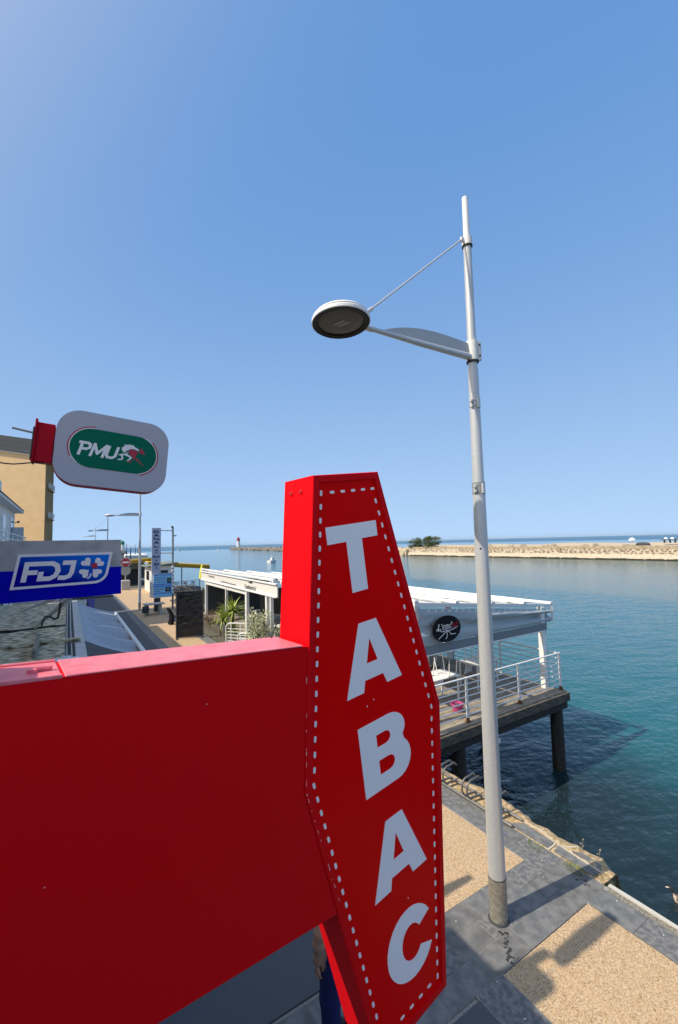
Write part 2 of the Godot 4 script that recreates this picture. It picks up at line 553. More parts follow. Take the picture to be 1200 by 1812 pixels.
# ---------------------------------------------------------------- the quay
func ground():
	var st := mb()
	box(st, Vector3(-72.035, -1.62, -180.0), Vector3(155.93, 3.2, 480.0))          # land behind, x to 5.93
	struct("ground", st, M.mortar)
	st = mb()
	box(st, Vector3(1.45, -0.012, -19.1), Vector3(4.08, 0.02, 29.9))            # carriageway panels between the slab bands
	box(st, Vector3(1.45, -0.012, 3.9), Vector3(4.08, 0.02, 14.2))
	box(st, Vector3(1.45, -0.012, -84.0), Vector3(4.08, 0.02, 98.0))
	struct("road", st, M.asphalt)
	var pav := Node3D.new()
	pav.name = "pavement"
	add_child(pav)
	tag(pav, "", "", "", "structure")
	st = mb()
	box(st, Vector3(4.69, -0.012, -19.05), Vector3(1.60, 0.018, 29.88))
	box(st, Vector3(4.69, -0.012, 3.9), Vector3(1.60, 0.018, 14.26))
	box(st, Vector3(4.69, -0.012, -84.0), Vector3(1.60, 0.018, 98.0))
	box(st, Vector3(6.9, -0.016, -41.0), Vector3(2.7, 0.018, 24.0))
	obj("aggregate_panel", st, M.aggregate, pav)
	st = mb()
	box(st, Vector3(3.69, -0.013, -22.0), Vector3(0.41, 0.02, 49.0))
	box(st, Vector3(5.72, -0.013, -16.6), Vector3(0.46, 0.02, 26.8))
	box(st, Vector3(2.45, -0.0135, -3.677), Vector3(6.1, 0.02, 0.86))
	obj("mortar_bed", st, M.mortar, pav)
	var kinds := [M.slab, M.slab2, M.slab3]
	var meshes := {}
	var lay := func(x0: float, x1: float, z0: float, z1: float):
		var sx := snappedf(absf(x1 - x0) - 0.0045, 0.001)
		var sz := snappedf(absf(z1 - z0) - 0.0045, 0.001)
		var key := "%.3f_%.3f" % [sx, sz]
		if not meshes.has(key):
			var b := mb()
			box(b, Vector3(0, -0.02, 0), Vector3(sx, 0.04, sz), Basis.IDENTITY, 0.002)
			meshes[key] = b.commit()
		var o := put("paving_slab", meshes[key], kinds[rng.randi() % 3], pav)
		o.position = Vector3((x0 + x1) / 2.0, rng.randf_range(-0.0015, 0.0025), (z0 + z1) / 2.0)
		o.rotation = Vector3(rng.randf_range(-0.003, 0.003), 0, rng.randf_range(-0.003, 0.003))
	var z := 2.4
	while z > -46.0:                                     # the slab strip between road and aggregate
		if not (z < -2.7 and z > -4.2) : lay.call(3.495, 3.885, z, z - 0.565)
		z -= 0.565
		if z < -2.6 and z > -3.0: z = -4.105
	var rows := [[-3.25, -3.535], [-3.535, -3.82], [-3.82, -4.105]]
	for r in 3:
		var x: float = -0.55 + [0.0, 0.21, 0.38][r]
		while x < 5.5:
			var x1 := minf(x + [0.62, 0.50, 0.74][r], 5.5)
			lay.call(x, x1, rows[r][0], rows[r][1])
			x = x1
	z = -2.68
	lay.call(3.495, 3.885, -2.685, -3.25)
	z = 2.4
	while z > -30.0:                                     # the slab border by the water
		var zz := z - 0.57
		if z > -3.25 and zz < -3.25: zz = -3.25
		lay.call(5.5, 5.945 if z <= -3.24 else 5.88, z, zz)
		z = zz
	for k in 9: lay.call(-0.5 + k * 0.68, 0.18 + k * 0.68, -34.05, -34.6)
	var spots := mb()
	for k in 90:
		var c := Vector2(rng.randf_range(3.5, 5.95), rng.randf_range(-5.6, 0.5))
		if c.x > 3.9 and c.x < 5.5 and (c.y > -3.3 or c.y < -4.1) and rng.randf() < 0.75: continue
		var q := []
		var r := rng.randf_range(0.002, 0.009) * (1.9 if rng.randf() < 0.08 else 1.0)
		for i in 7: q.append(Vector2(c.x, -c.y) + Vector2.from_angle(TAU * i / 7.0) * r * rng.randf_range(0.5, 1.4))
		prism(spots, pv(q), 0.003, 0.0045, Transform3D(Basis(Vector3.RIGHT, Vector3(0, 0, -1), Vector3.UP), Vector3.ZERO), false)
	stuff(obj("bird_droppings", spots, M.white, pav))
	spots = mb()
	for k in 46:
		var u := k / 45.0
		var c := Vector2(4.30 - 0.30 * u + rng.randf_range(-0.035, 0.035), -3.55 + 0.36 * u + rng.randf_range(-0.03, 0.03)) if k < 34 else Vector2(rng.randf_range(5.72, 5.84), rng.randf_range(-3.62, -3.34))
		var q := []
		var r := rng.randf_range(0.006, 0.022)
		for i in 8: q.append(Vector2(c.x, -c.y) + Vector2.from_angle(TAU * i / 8.0) * r * rng.randf_range(0.4, 1.4))
		prism(spots, pv(q), 0.003, 0.0042 + 0.00002 * k, Transform3D(Basis(Vector3.RIGHT, Vector3(0, 0, -1), Vector3.UP), Vector3.ZERO), false)
	stuff(obj("dark_stains", spots, mat(.03, .03, .032, 0.7), pav))
	# the rough stone edge above the water
	var nz := noise(1.3, 201, 4)
	st = mb()
	var nx := 14
	var n_z := 150
	var edge := func(i: int, j: int) -> Vector3:
		var zz: float = -3.28 - 13.4 * j / n_z
		var t := float(i) / nx
		var outer := 6.47 + 0.085 * nz.get_noise_2d(zz * 0.9, 5.0) + 0.03 * nz.get_noise_2d(zz * 4.0, 9.0)
		outer += 0.06 * nz.get_noise_2d(zz * 0.45, 31.0) - 0.15 * exp(-pow((zz + 3.26) / 0.20, 2.0))
		var xx: float = lerpf(5.95, outer, minf(t / 0.86, 1.0))
		var yy: float = -0.006 + 0.05 * nz.get_noise_2d(xx * 2.2, zz * 2.2) * smoothstep(0.1, 0.6, t) - 0.05 * pow(maxf(t - 0.55, 0.0) / 0.31, 2.0)
		if t > 0.86:
			yy = -0.14 - (t - 0.86) / 0.14 * 0.42
			xx = outer + 0.05 * nz.get_noise_2d(yy * 9.0, zz * 2.4)
		return Vector3(xx, yy, zz)
	st.set_smooth_group(0)
	for i in nx:
		for j in n_z:
			var a: Vector3 = edge.call(i, j)
			var b: Vector3 = edge.call(i + 1, j)
			var c: Vector3 = edge.call(i + 1, j + 1)
			var d: Vector3 = edge.call(i, j + 1)
			for t in [[a, b, c], [a, c, d]]:
				var up: bool = (t[1] - t[0]).cross(t[2] - t[0]).dot(Vector3(0.7, 1, 0)) > 0.0
				for p in ([t[0], t[2], t[1]] if up else t):
					st.add_vertex(p)
	st.generate_normals()
	struct("quay_edge", st, M.tanstone)
	st = mb()
	box(st, Vector3(6.24, -1.9, -9.98), Vector3(0.42, 3.0, 13.4))
	box(st, Vector3(5.98, -1.66, 4.0), Vector3(0.09, 3.26, 14.5))
	box(st, Vector3(7.4, -1.7, -45.0), Vector3(2.6, 3.3, 56.0))
	struct("quay_wall", st, M.quaywall)
	# mossy end of the rough edge, a lump of stone
	st = mb()
	var stone := func(j: int, i: int) -> Vector3:
		var u := float(i) / 16.0
		var v := float(j) / 10.0
		var p := Vector3(lerpf(5.98, 6.30 + 0.12 * sin(v * 2.4), u), lerpf(-0.005, -0.66, v), -3.29 + 0.10 * sin(v * 2.0) * sin(PI * minf(u * 1.3, 1.0)))
		return p + Vector3(0.015, 0.015, 0.05) * nz.get_noise_2d(p.x * 5.0, p.y * 5.0) * minf(v * 4.0, 1.0)
	for i in 16:
		for j in 10:
			var a: Vector3 = stone.call(j, i)
			var b: Vector3 = stone.call(j, i + 1)
			var c: Vector3 = stone.call(j + 1, i + 1)
			var d: Vector3 = stone.call(j + 1, i)
			for t in [[a, b, c], [a, c, d]]:
				for p in t: st.add_vertex(p)
	st.generate_normals()
	struct("quay_end_stone", st, M.mossy)
	# flat rubble stones bedded in the edge, with pale mortar between them
	var flags := [[[5.97, -3.42], [5.98, -3.98], [6.16, -4.02], [6.12, -3.40]], [[6.15, -3.40], [6.19, -3.86], [6.30, -3.76], [6.27, -3.46]], [[5.97, -4.04], [5.97, -4.75], [6.19, -4.60], [6.17, -4.08]]]
	for f in flags:
		var q := []
		for p in f: q.append(Vector2(p[0], -p[1]))
		st = mb()
		var poly: PackedVector2Array = Geometry2D.offset_polygon(pv(q), -0.008, Geometry2D.JOIN_ROUND)[0]
		prism(st, poly, -0.04, 0.006, Transform3D(Basis(Vector3.RIGHT, Vector3(0, 0, -1), Vector3.UP), Vector3.ZERO))
		struct("rubble_stone", st, M.slab2)
	var seam := [[[5.955, -4.04], [6.08, -4.045], [6.17, -4.06], [6.175, -4.10]], [[6.17, -4.04], [6.14, -3.70], [6.125, -3.38]], [[6.17, -3.98], [6.24, -3.90], [6.36, -3.83]], [[6.16, -4.06], [6.24, -4.30], [6.22, -4.66]]]
	for s in seam:
		st = mb()
		var ptz := []
		for p in s: ptz.append(Vector2(p[0], -p[1]))
		for poly in stroke(ptz, 0.024): prism(st, poly, -0.03, 0.010, Transform3D(Basis(Vector3.RIGHT, Vector3(0, 0, -1), Vector3.UP), Vector3.ZERO))
		struct("mortar_seam", st, M.paleline)
	# the smooth edge nearer by: a concrete strip and a white painted lip
	st = mb()
	var a0 := []
	var b0 := []
	for k in 24:
		var zz := 2.4 - k * 0.245
		a0.append(Vector2(5.885, -zz))
		b0.push_front(Vector2(5.965 + 0.006 * sin(k * 2.3), -zz))
	prism(st, pv(a0 + b0), -0.05, -0.004, Transform3D(Basis(Vector3.RIGHT, Vector3(0, 0, -1), Vector3.UP), Vector3.ZERO))
	struct("concrete_strip", st, mottled(noise(0.04, 77, 5), [[0.25, C(.13, .115, .085)], [0.5, C(.21, .185, .145)], [0.75, C(.30, .275, .225)]], 0.7, 0.9, 2.0))
	st = mb()
	a0 = []
	b0 = []
	for k in 24:
		var zz := 2.4 - k * 0.245
		var w := nz.get_noise_2d(k * 3.1, 7.0) * 0.012
		a0.append(Vector2(5.972, -zz))
		b0.push_front(Vector2(6.028 + w, -zz))
	prism(st, pv(a0 + b0), -0.12, 0.004, Transform3D(Basis(Vector3.RIGHT, Vector3(0, 0, -1), Vector3.UP), Vector3.ZERO))
	struct("painted_edge_line", st, mat(.50, .48, .42, 0.8))

func water():
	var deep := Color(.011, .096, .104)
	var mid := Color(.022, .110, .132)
	var shallow_shade := Color(.012, .024, .028)  # dark seabed tone, also stands in for the deck's dark reflection
	var n1 := noise(0.30, 301, 3)
	var n2 := noise(0.9, 302, 2)
	var nc := noise(0.05, 303, 3)
	var hgt := func(x: float, z: float) -> float:
		return 0.030 * n1.get_noise_2d(x * 0.8 + z * 0.35, z * 2.0 - x * 0.6) + 0.012 * n2.get_noise_2d(x * 0.8 + z * 0.4, z * 1.7 - x * 0.5)
	var x0 := 5.0
	var z0 := 4.0
	var nx := 300
	var nz := 400
	var verts := PackedVector3Array()
	var norms := PackedVector3Array()
	var cols := PackedColorArray()
	var idx := PackedInt32Array()
	for j in nz + 1:
		for i in nx + 1:
			var u := float(i) / nx
			var v := float(j) / nz
			var x := x0 + 22.0 * u + 28.0 * u * u
			var z := z0 - (26.0 * v + 44.0 * v * v)
			var fade := minf(1.0, minf(minf(u, 1.0 - u), 1.0 - v) * 12.0)
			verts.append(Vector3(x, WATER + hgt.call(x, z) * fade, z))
			var e := 0.06
			norms.append(Vector3(hgt.call(x - e, z) - hgt.call(x + e, z), 2.0 * e / maxf(fade, 0.05), hgt.call(x, z - e) - hgt.call(x, z + e)).normalized())
			var s := smoothstep(3.8, 12.0, x - 6.2 + 1.6 * nc.get_noise_2d(x * 6.0, z * 6.0))  # dark zone widened so the deck's shadow edge fades into the colour
			cols.append(shallow_shade.lerp(deep.lerp(mid, smoothstep(10.0, 50.0, x - z)), s))
	for j in nz:
		for i in nx:
			var k := j * (nx + 1) + i
			idx.append_array([k, k + 1, k + nx + 1, k + 1, k + nx + 2, k + nx + 1])
	var arr := []
	arr.resize(Mesh.ARRAY_MAX)
	arr[Mesh.ARRAY_VERTEX] = verts
	arr[Mesh.ARRAY_NORMAL] = norms
	arr[Mesh.ARRAY_COLOR] = cols
	arr[Mesh.ARRAY_INDEX] = idx
	var am := ArrayMesh.new()
	# winding: clockwise seen from above
	var fi := PackedInt32Array()
	fi.resize(idx.size())
	for k in range(0, idx.size(), 3):
		var up := (verts[idx[k + 1]] - verts[idx[k]]).cross(verts[idx[k + 2]] - verts[idx[k]]).y > 0.0
		fi[k] = idx[k]
		fi[k + 1] = idx[k + 2] if up else idx[k + 1]
		fi[k + 2] = idx[k + 1] if up else idx[k + 2]
	arr[Mesh.ARRAY_INDEX] = fi
	am.add_surface_from_arrays(Mesh.PRIMITIVE_TRIANGLES, arr)
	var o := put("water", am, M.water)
	tag(o, "", "", "", "structure")
	# the sea round it, in rings: x 55 and z -66 are where the near sheet ends
	var far_c := Color(.018, .105, .185)
	var sheet := func(called: String, xa: float, xb: float, za: float, zb: float, ca: Color, m: Material):
		var st := mb()
		for p in [Vector3(xa, WATER, za), Vector3(xb, WATER, zb), Vector3(xb, WATER, za), Vector3(xa, WATER, za), Vector3(xa, WATER, zb), Vector3(xb, WATER, zb)]:
			st.set_color(ca)
			st.set_normal(Vector3.UP)
			st.add_vertex(p)
		var me := st.commit()
		var s := put(called, me, m)
		tag(s, "", "", "", "structure")
	sheet.call("water", 55.0, 700.0, 60.0, -66.0, mid, M.channel)
	sheet.call("water", 5.0, 700.0, -66.0, -700.0, mid, M.channel)
	sheet.call("water", 5.0, 55.0, 60.0, 4.0, shallow_shade, M.water)
	sheet.call("sea", 700.0, 26000.0, 9000.0, -26000.0, far_c, M.seafar)
	sheet.call("sea", -9000.0, 700.0, -700.0, -26000.0, far_c, M.seafar)

# ---------------------------------------------------------------- the signs on the near building
func tobacco_sign():
	# local axes of the sign's own plane: x outwards from the wall, y up, z to the front; the origin is where arm and sign meet
	var t := thing("tobacco_sign", "big red hexagonal sign reading TABAC with white letters and dotted border", "shop sign", Vector3(0.5509, 4.2202, -1.0611), deg_to_rad(5.8))
	var roll := deg_to_rad(7.1)
	var F := Transform3D(Basis(Vector3(0, 0, 1), roll), Vector3.ZERO)
	var cx := 0.2195
	var cy := -0.370
	var hexa := func(grow: float) -> PackedVector2Array:
		var p := pv([Vector2(cx - 0.1290, cy + 0.8330), Vector2(cx - 0.2800, cy), Vector2(cx - 0.1500, cy - 0.8480), Vector2(cx + 0.1500, cy - 0.8480), Vector2(cx + 0.2800, cy + 0.03), Vector2(cx + 0.1230, cy + 0.8330)])
		if grow == 0.0: return p
		return Geometry2D.offset_polygon(p, grow, Geometry2D.JOIN_MITER)[0]
	var ring := func(st: SurfaceTool, o: PackedVector2Array, oz: float, i: PackedVector2Array, iz: float):
		# a band between two rings of the same shape, matched corner by corner
		for k in o.size():
			var best := 0
			for m in i.size():
				if i[m].distance_to(o[k]) < i[best].distance_to(o[k]): best = m
			var k2 := (k + 1) % o.size()
			var b2 := 0
			for m in i.size():
				if i[m].distance_to(o[k2]) < i[b2].distance_to(o[k2]): b2 = m
			quad(st, F * Vector3(o[k].x, o[k].y, oz), F * Vector3(o[k2].x, o[k2].y, oz), F * Vector3(i[b2].x, i[b2].y, iz), F * Vector3(i[best].x, i[best].y, iz))
	var fix := func(st: SurfaceTool): st.generate_normals()
	var st := mb()
	var h0: PackedVector2Array = hexa.call(0.0)
	var bevel := 0.0022
	ring.call(st, h0, -0.155, h0, -bevel)                       # side walls
	prism_cap(st, h0, -0.155, F, -1.0)
	obj("housing", st, M.red, t)
	st = mb()
	var hb: PackedVector2Array = hexa.call(-bevel)
	var hi: PackedVector2Array = hexa.call(-0.021)
	ring.call(st, h0, -bevel, hb, 0.0)
	ring.call(st, hb, 0.0, hi, 0.0)
	ring.call(st, hi, 0.0, hexa.call(-0.0222), -0.012)
	obj("front_frame", st, M.red, t)
	st = mb()
	prism_cap(st, hexa.call(-0.0220), -0.0095, F, 1.0)
	obj("front_panel", st, M.red_panel, t)
	# letters, cut out of white film
	var about := Transform2D(0.0, Vector2(1.0085, 1.0085), 0.0, Vector2(0.0052, -0.0031))
	var a_poly := func(y: float, x: float) -> Array:
		var o := pv([Vector2(.0755, .2035), Vector2(.1462, .2035), Vector2(.2262, 0), Vector2(.1610, 0), Vector2(.1480, .0325), Vector2(.0742, .0325), Vector2(.0650, 0), Vector2(0, 0)])
		var h := pv([Vector2(.1100, .1520), Vector2(.1335, .0800), Vector2(.0885, .0800)])
		return shifted(holed(o, [h], [0.110]), Vector2(x, y))
	var b_out := [Vector2(0, 0), Vector2(.112, 0)]
	b_out.append_array(arc2(Vector2(.134, .0615), Vector2(.0655, .0615), -90, 48, 9))
	b_out.append_array(arc2(Vector2(.122, .1555), Vector2(.0655, .050), -38, 90, 8))
	b_out.append(Vector2(0, .2055))
	var b_h1 := [Vector2(.0655, .0430)]
	b_h1.append_array(arc2(Vector2(.106, .0640), Vector2(.024, .0210), -90, 90, 6))
	b_h1.append(Vector2(.0655, .0850))
	var b_h2 := [Vector2(.0655, .1245)]
	b_h2.append_array(arc2(Vector2(.102, .1430), Vector2(.021, .0185), -90, 90, 6))
	b_h2.append(Vector2(.0655, .1615))
	var c_out := arc2(Vector2(.1005, .1005), Vector2(.1005, .1025), 27, 329, 26)
	c_out.append_array(arc2(Vector2(.1045, .1005), Vector2(.0430, .0515), 322, 32, 20))
	var letters := [[pv([Vector2(0, .2030), Vector2(.1965, .2030), Vector2(.1965, .1550), Vector2(.1312, .1550), Vector2(.1312, 0), Vector2(.0700, 0), Vector2(.0700, .1525), Vector2(0, .1525)])]]
	letters[0] = shifted(letters[0], Vector2(.1098, .1085))
	letters.append(a_poly.call(-.1888, .1118))
	letters.append(shifted(holed(pv(b_out), [pv(b_h1), pv(b_h2)], [0.09]), Vector2(.1365, -.4885)))
	letters.append(a_poly.call(-.7885, .1220))
	letters.append(shifted([pv(c_out)], Vector2(.1405, -1.0830)))
	for l in letters:
		st = mb()
		for p in l: prism(st, about * (p as PackedVector2Array), -0.0093, -0.0080, F, false)
		obj("letter", st, M.letter, t)
	# the dotted border: short rounded dashes along a line inside the frame
	var dash := mb()
	prism(dash, rrect(Vector2.ZERO, Vector2(0.0080, 0.0168), 0.0038, 3), -0.0093, -0.0082, Transform3D.IDENTITY, false)
	var dm := dash.commit()
	var line: PackedVector2Array = Geometry2D.intersect_polygons(hexa.call(-0.0345), rrect(Vector2(0.2, -0.380), Vector2(1.2, 1.582), 0.001, 1))[0]
	for k in line.size():
		var p := line[k]
		var q := line[(k + 1) % line.size()]
		var n := roundi(p.distance_to(q) / 0.0396)
		for i in n:
			var o := put("dash", dm, M.letter, t)
			var c := p.lerp(q, float(i) / n)
			o.transform = F * Transform3D(Basis(Vector3(0, 0, 1), (q - p).angle() - PI / 2), Vector3(c.x, c.y, 0))
	# cross-head screws in the side
	for c in [0.060, 0.112]:
		st = mb()
		var q := h0[0].lerp(h0[1], 0.048)
		var nrm := Vector2(h0[1].y - h0[0].y, h0[0].x - h0[1].x).normalized()
		if nrm.x > 0: nrm = -nrm
		var b := Basis((Vector3(nrm.x, nrm.y, 0)).cross(Vector3(0, 0, 1)), Vector3(nrm.x, nrm.y, 0), Vector3(0, 0, 1))
		lathe(st, [Vector2(0.0092, -0.0005), Vector2(0.0088, 0.0016), Vector2(0.0060, 0.0034), Vector2(0.0, 0.0040)], F * Vector3(q.x, q.y, -c), 14, F.basis * b)
		var sc := obj("screw", st, M.red, t)
		st = mb()
		box(st, F * (Vector3(q.x, q.y, -c) + Vector3(nrm.x, nrm.y, 0) * 0.0040), Vector3(0.0098, 0.0014, 0.0022), F.basis * b)
		box(st, F * (Vector3(q.x, q.y, -c) + Vector3(nrm.x, nrm.y, 0) * 0.0040), Vector3(0.0022, 0.0016, 0.0098), F.basis * b)
		obj("slot", st, M.dirty, sc)
	# the arm: a deep red box from the wall to the sign
	var ra := deg_to_rad(-3.3)
	var A := Transform3D(Basis(Vector3(0, 0, 1), ra), Vector3.ZERO)
	st = mb()
	var ap := pv([Vector2(-1.25, -0.722), Vector2(0.1335, -0.718), Vector2(0.008, -0.371), Vector2(-0.001, 0.0), Vector2(-0.555, 0.004), Vector2(-1.25, 0.004)])
	# keep the arm's end just clear of the sign's side
	var rim: PackedVector2Array = []
	for p in Geometry2D.offset_polygon(h0, 0.0015, Geometry2D.JOIN_MITER)[0]:
		var v3 := A.affine_inverse() * (F * Vector3(p.x, p.y, 0))
		rim.append(Vector2(v3.x, v3.y))
	var ap2 := pv([Vector2(-1.25, -0.722), Vector2(0.25, -0.716), Vector2(0.25, 0.0), Vector2(-1.25, 0.003)])
	ap = Geometry2D.clip_polygons(ap2, rim)[0]
	for p in Geometry2D.clip_polygons(ap2, rim):
		var lo := 1e9
		for v in p: lo = minf(lo, v.x)
		if lo < -1.0: ap = p
	prism(st, ap, -0.150, -0.003, A)
	var arm := obj("bracket_arm", st, M.red, t)
	st = mb()
	# the top sheet is pink from fading and from sun glare painted in; it laps over the sides
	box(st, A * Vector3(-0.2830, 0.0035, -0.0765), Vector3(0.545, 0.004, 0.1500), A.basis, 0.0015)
	obj("top_sheet", st, M.red_top_glare, arm)
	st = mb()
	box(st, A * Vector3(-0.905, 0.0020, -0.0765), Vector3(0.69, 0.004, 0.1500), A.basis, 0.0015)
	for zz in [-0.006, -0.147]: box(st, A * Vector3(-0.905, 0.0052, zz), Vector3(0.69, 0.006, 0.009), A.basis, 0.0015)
	obj("sunk_top_sheet", st, M.red_top_glare, arm)
	st = mb()
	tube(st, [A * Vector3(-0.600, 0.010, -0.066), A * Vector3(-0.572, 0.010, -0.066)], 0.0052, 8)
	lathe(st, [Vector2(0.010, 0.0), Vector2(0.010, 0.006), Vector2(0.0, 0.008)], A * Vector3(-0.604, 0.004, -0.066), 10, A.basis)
	obj("bolt", st, M.red_top_glare, arm)
	st = mb()
	box(st, A * Vector3(-0.030, 0.0070, -0.142), Vector3(0.006, 0.004, 0.005), A.basis, 0.001)
	obj("chip", st, M.dirty, arm)
	st = mb()
	box(st, Vector3(-1.252, -0.30, -0.076), Vector3(0.012, 0.86, 0.24), Basis.IDENTITY, 0.002)
	obj("wall_plate", st, M.red, t)
	st = mb()
	prism(st, pv([Vector2(-1.25, 0.006), Vector2(-0.70, 0.006), Vector2(-0.70, 0.05), Vector2(-0.76, 0.165), Vector2(-1.25, 0.30)]), -0.145, -0.010, A)
	obj("shade_box", st, M.red, t)  # added out of view to throw shade on the arm's end
	# scratches where bare metal shows
	st = mb()
	for s in [[-0.0085, 0.06, -0.0060, 0.105, 0.0012], [0.055, 0.56, 0.051, 0.60, 0.001], [-0.18, 0.53, -0.172, 0.545, 0.002], [0.020, -0.44, 0.036, -0.40, 0.0018]]:
		pass
	for k in 26:
		var v := -0.08 - 0.62 * rng.randf()
		var edge_u: float = lerpf(-0.004, -0.060, clampf(-v / 0.37, 0, 1)) if v > -0.37 else lerpf(-0.060, 0.004, (-v - 0.37) / 0.35)
		var l := rng.randf_range(0.002, 0.012)
		var p := F * Vector3(edge_u + 0.004, v, 0.0)
		box(st, p, Vector3(rng.randf_range(0.0004, 0.0011), l, 0.0008), F.basis * Basis(Vector3(0, 0, 1), 0.17 if v < -0.37 else -0.16))
	obj("scratch", st, M.letter, t).set_meta("kind", "stuff")
	# two small flecks on the panel and on the arm
	st = mb()
	for s in [[.190, -.2365], [.218, -.226], [.258, -.862]]: box(st, F * Vector3(s[0], s[1], -0.0092), Vector3(0.0022, 0.0052, 0.0012), F.basis * Basis(Vector3(0, 0, 1), 0.3))
	for s in [[-.27, -.10], [-.56, -.37]]: box(st, A * Vector3(s[0], s[1], -0.0028), Vector3(0.0024, 0.0010, 0.0010), A.basis * Basis(Vector3(0, 0, 1), 0.6))
	obj("fleck", st, M.letter, t).set_meta("kind", "stuff")

func shifted(polys: Array, by: Vector2) -> Array:
	var out := []
	for p in polys: out.append(Transform2D(0.0, by) * (p as PackedVector2Array))
	return out

func prism_cap(st: SurfaceTool, poly: PackedVector2Array, z: float, f: Transform3D, side: float):
	var idx := Geometry2D.triangulate_polygon(poly)
	for i in range(0, idx.size(), 3):
		tri(st, f * Vector3(poly[idx[i]].x, poly[idx[i]].y, z), f * Vector3(poly[idx[i + 1]].x, poly[idx[i + 1]].y, z), f * Vector3(poly[idx[i + 2]].x, poly[idx[i + 2]].y, z), f.basis * Vector3(0, 0, side))

func betting_sign():
	var t := thing("betting_shop_sign", "grey rounded sign with green oval reading PMU and a racing horse", "shop sign", Vector3(0.2660, 5.2105, -3.534))
	t.scale = Vector3.ONE * 0.93
	var F := Transform3D(Basis(Vector3(0, 0, 1), deg_to_rad(-4.8)), Vector3.ZERO)
	var outline := rrect(Vector2(0.012, -0.011), Vector2(0.797, 0.578), 0.165, 10)
	var st := mb()
	prism(st, outline, -0.150, -0.012, F)
	obj("case", st, M.darkred, t)
	st = mb()
	prism(st, Geometry2D.offset_polygon(outline, -0.002, Geometry2D.JOIN_ROUND)[0], -0.0115, 0.0, F)
	obj("face_panel", st, M.grey_panel, t)
	st = mb()
	prism(st, rrect(Vector2(0.0135, -0.004), Vector2(0.612, 0.306), 0.152, 12), 0.0005, 0.003, F, false)
	var pill := obj("green_oval", st, M.green, t)
	for side in 2:                                         # the red and pale crescents at both ends
		for pass_ in 2:
			st = mb()
			var c := Vector2(-0.139 if side == 0 else 0.166, -0.004)
			var a0 := (82.0 if side == 0 else -82.0)
			var r_in := 0.1525 if pass_ == 0 else 0.1605
			var r_out := 0.1600 if pass_ == 0 else 0.1690
			var span := 150.0 if pass_ == 0 else 128.0
			var lo := arc2(c, Vector2(r_in, r_in), a0 + (4 if pass_ == 0 else 6), a0 + span, 18)
			var hi := arc2(c, Vector2(r_out, r_out), a0 + span, a0 + (4 if pass_ == 0 else 6), 18)
			lo.append_array(hi)
			prism(st, pv(lo), 0.0005, 0.0022, F, false)
			obj("crescent", st, M.white if pass_ == 0 else M.crimson, pill)
	# P M U, slanted strokes
	var sh := Transform2D(Vector2(1, 0), Vector2(0.22, 1), Vector2.ZERO)
	var glyphs := [
		[[[Vector2(-.215, -.068), Vector2(-.215, .032)], [Vector2(-.238, .032), Vector2(-.178, .032), Vector2(-.160, .022), Vector2(-.158, -.002), Vector2(-.176, -.016), Vector2(-.206, -.016)]]],
		[[[Vector2(-.138, -.068), Vector2(-.132, .030), Vector2(-.096, -.040), Vector2(-.052, .030), Vector2(-.056, -.068)]]],
		[[[Vector2(-.032, .036), Vector2(-.034, -.040), Vector2(-.022, -.056), Vector2(.010, -.058), Vector2(.028, -.042), Vector2(.030, .036)]]]]
	for g in glyphs:
		st = mb()
		var k := 0
		for path in g[0]:
			for p in stroke(path, 0.0200, sh): prism(st, p, 0.0031, 0.0048 + 0.0004 * k, F, false)
			k += 1
		obj("letter", st, M.white, pill)
	# the horse: head and mane, then two bent forelegs; the rider leans over it in red
	var horse := [
		[Vector2(.060, .020), Vector2(.064, .044), Vector2(.082, .052), Vector2(.076, .066), Vector2(.100, .066), Vector2(.118, .074), Vector2(.124, .066), Vector2(.142, .072), Vector2(.150, .060), Vector2(.176, .048), Vector2(.190, .034), Vector2(.178, .030), Vector2(.150, .040), Vector2(.124, .036), Vector2(.104, .022), Vector2(.092, .014), Vector2(.090, .004), Vector2(.074, .000), Vector2(.070, .012)],
		[Vector2(.036, -.026), Vector2(.062, -.012), Vector2(.086, -.008), Vector2(.102, .002), Vector2(.112, .018), Vector2(.104, -.010), Vector2(.126, -.020), Vector2(.142, -.034), Vector2(.128, -.050), Vector2(.116, -.062), Vector2(.104, -.066), Vector2(.108, -.056), Vector2(.118, -.046), Vector2(.124, -.034), Vector2(.104, -.026), Vector2(.078, -.020), Vector2(.072, -.030), Vector2(.080, -.048), Vector2(.070, -.062), Vector2(.046, -.066), Vector2(.034, -.062), Vector2(.044, -.056), Vector2(.064, -.052), Vector2(.066, -.044), Vector2(.058, -.028)]]
	for hsh in horse:
		st = mb()
		prism(st, pv(hsh), 0.0031, 0.0048, F, false)
		obj("horse_emblem", st, M.white, pill)
	for r in [[Vector2(.116, .028), Vector2(.140, .034), Vector2(.168, .026), Vector2(.186, .012), Vector2(.170, .002), Vector2(.168, -.020), Vector2(.156, -.042), Vector2(.132, -.014), Vector2(.114, -.004)], [Vector2(.190, .018), Vector2(.196, .052), Vector2(.212, .050), Vector2(.220, .030), Vector2(.236, .016), Vector2(.222, .006), Vector2(.206, .014)], [Vector2(.170, -.028), Vector2(.190, -.040), Vector2(.206, -.064), Vector2(.238, -.092), Vector2(.212, -.078), Vector2(.186, -.054), Vector2(.160, -.044)], [Vector2(.100, -.072), Vector2(.126, -.064), Vector2(.152, -.046), Vector2(.132, -.072)]]:
		st = mb()
		prism(st, pv(r), 0.0031, 0.0045, F, false)
		obj("rider_emblem", st, M.crimson, pill)
	st = mb()
	box(st, F * Vector3(-0.4475, -0.012, -0.075), Vector3(0.1100, 0.292, 0.120), F.basis, 0.003)
	var br := obj("bracket_box", st, M.darkred, t)
	st = mb()
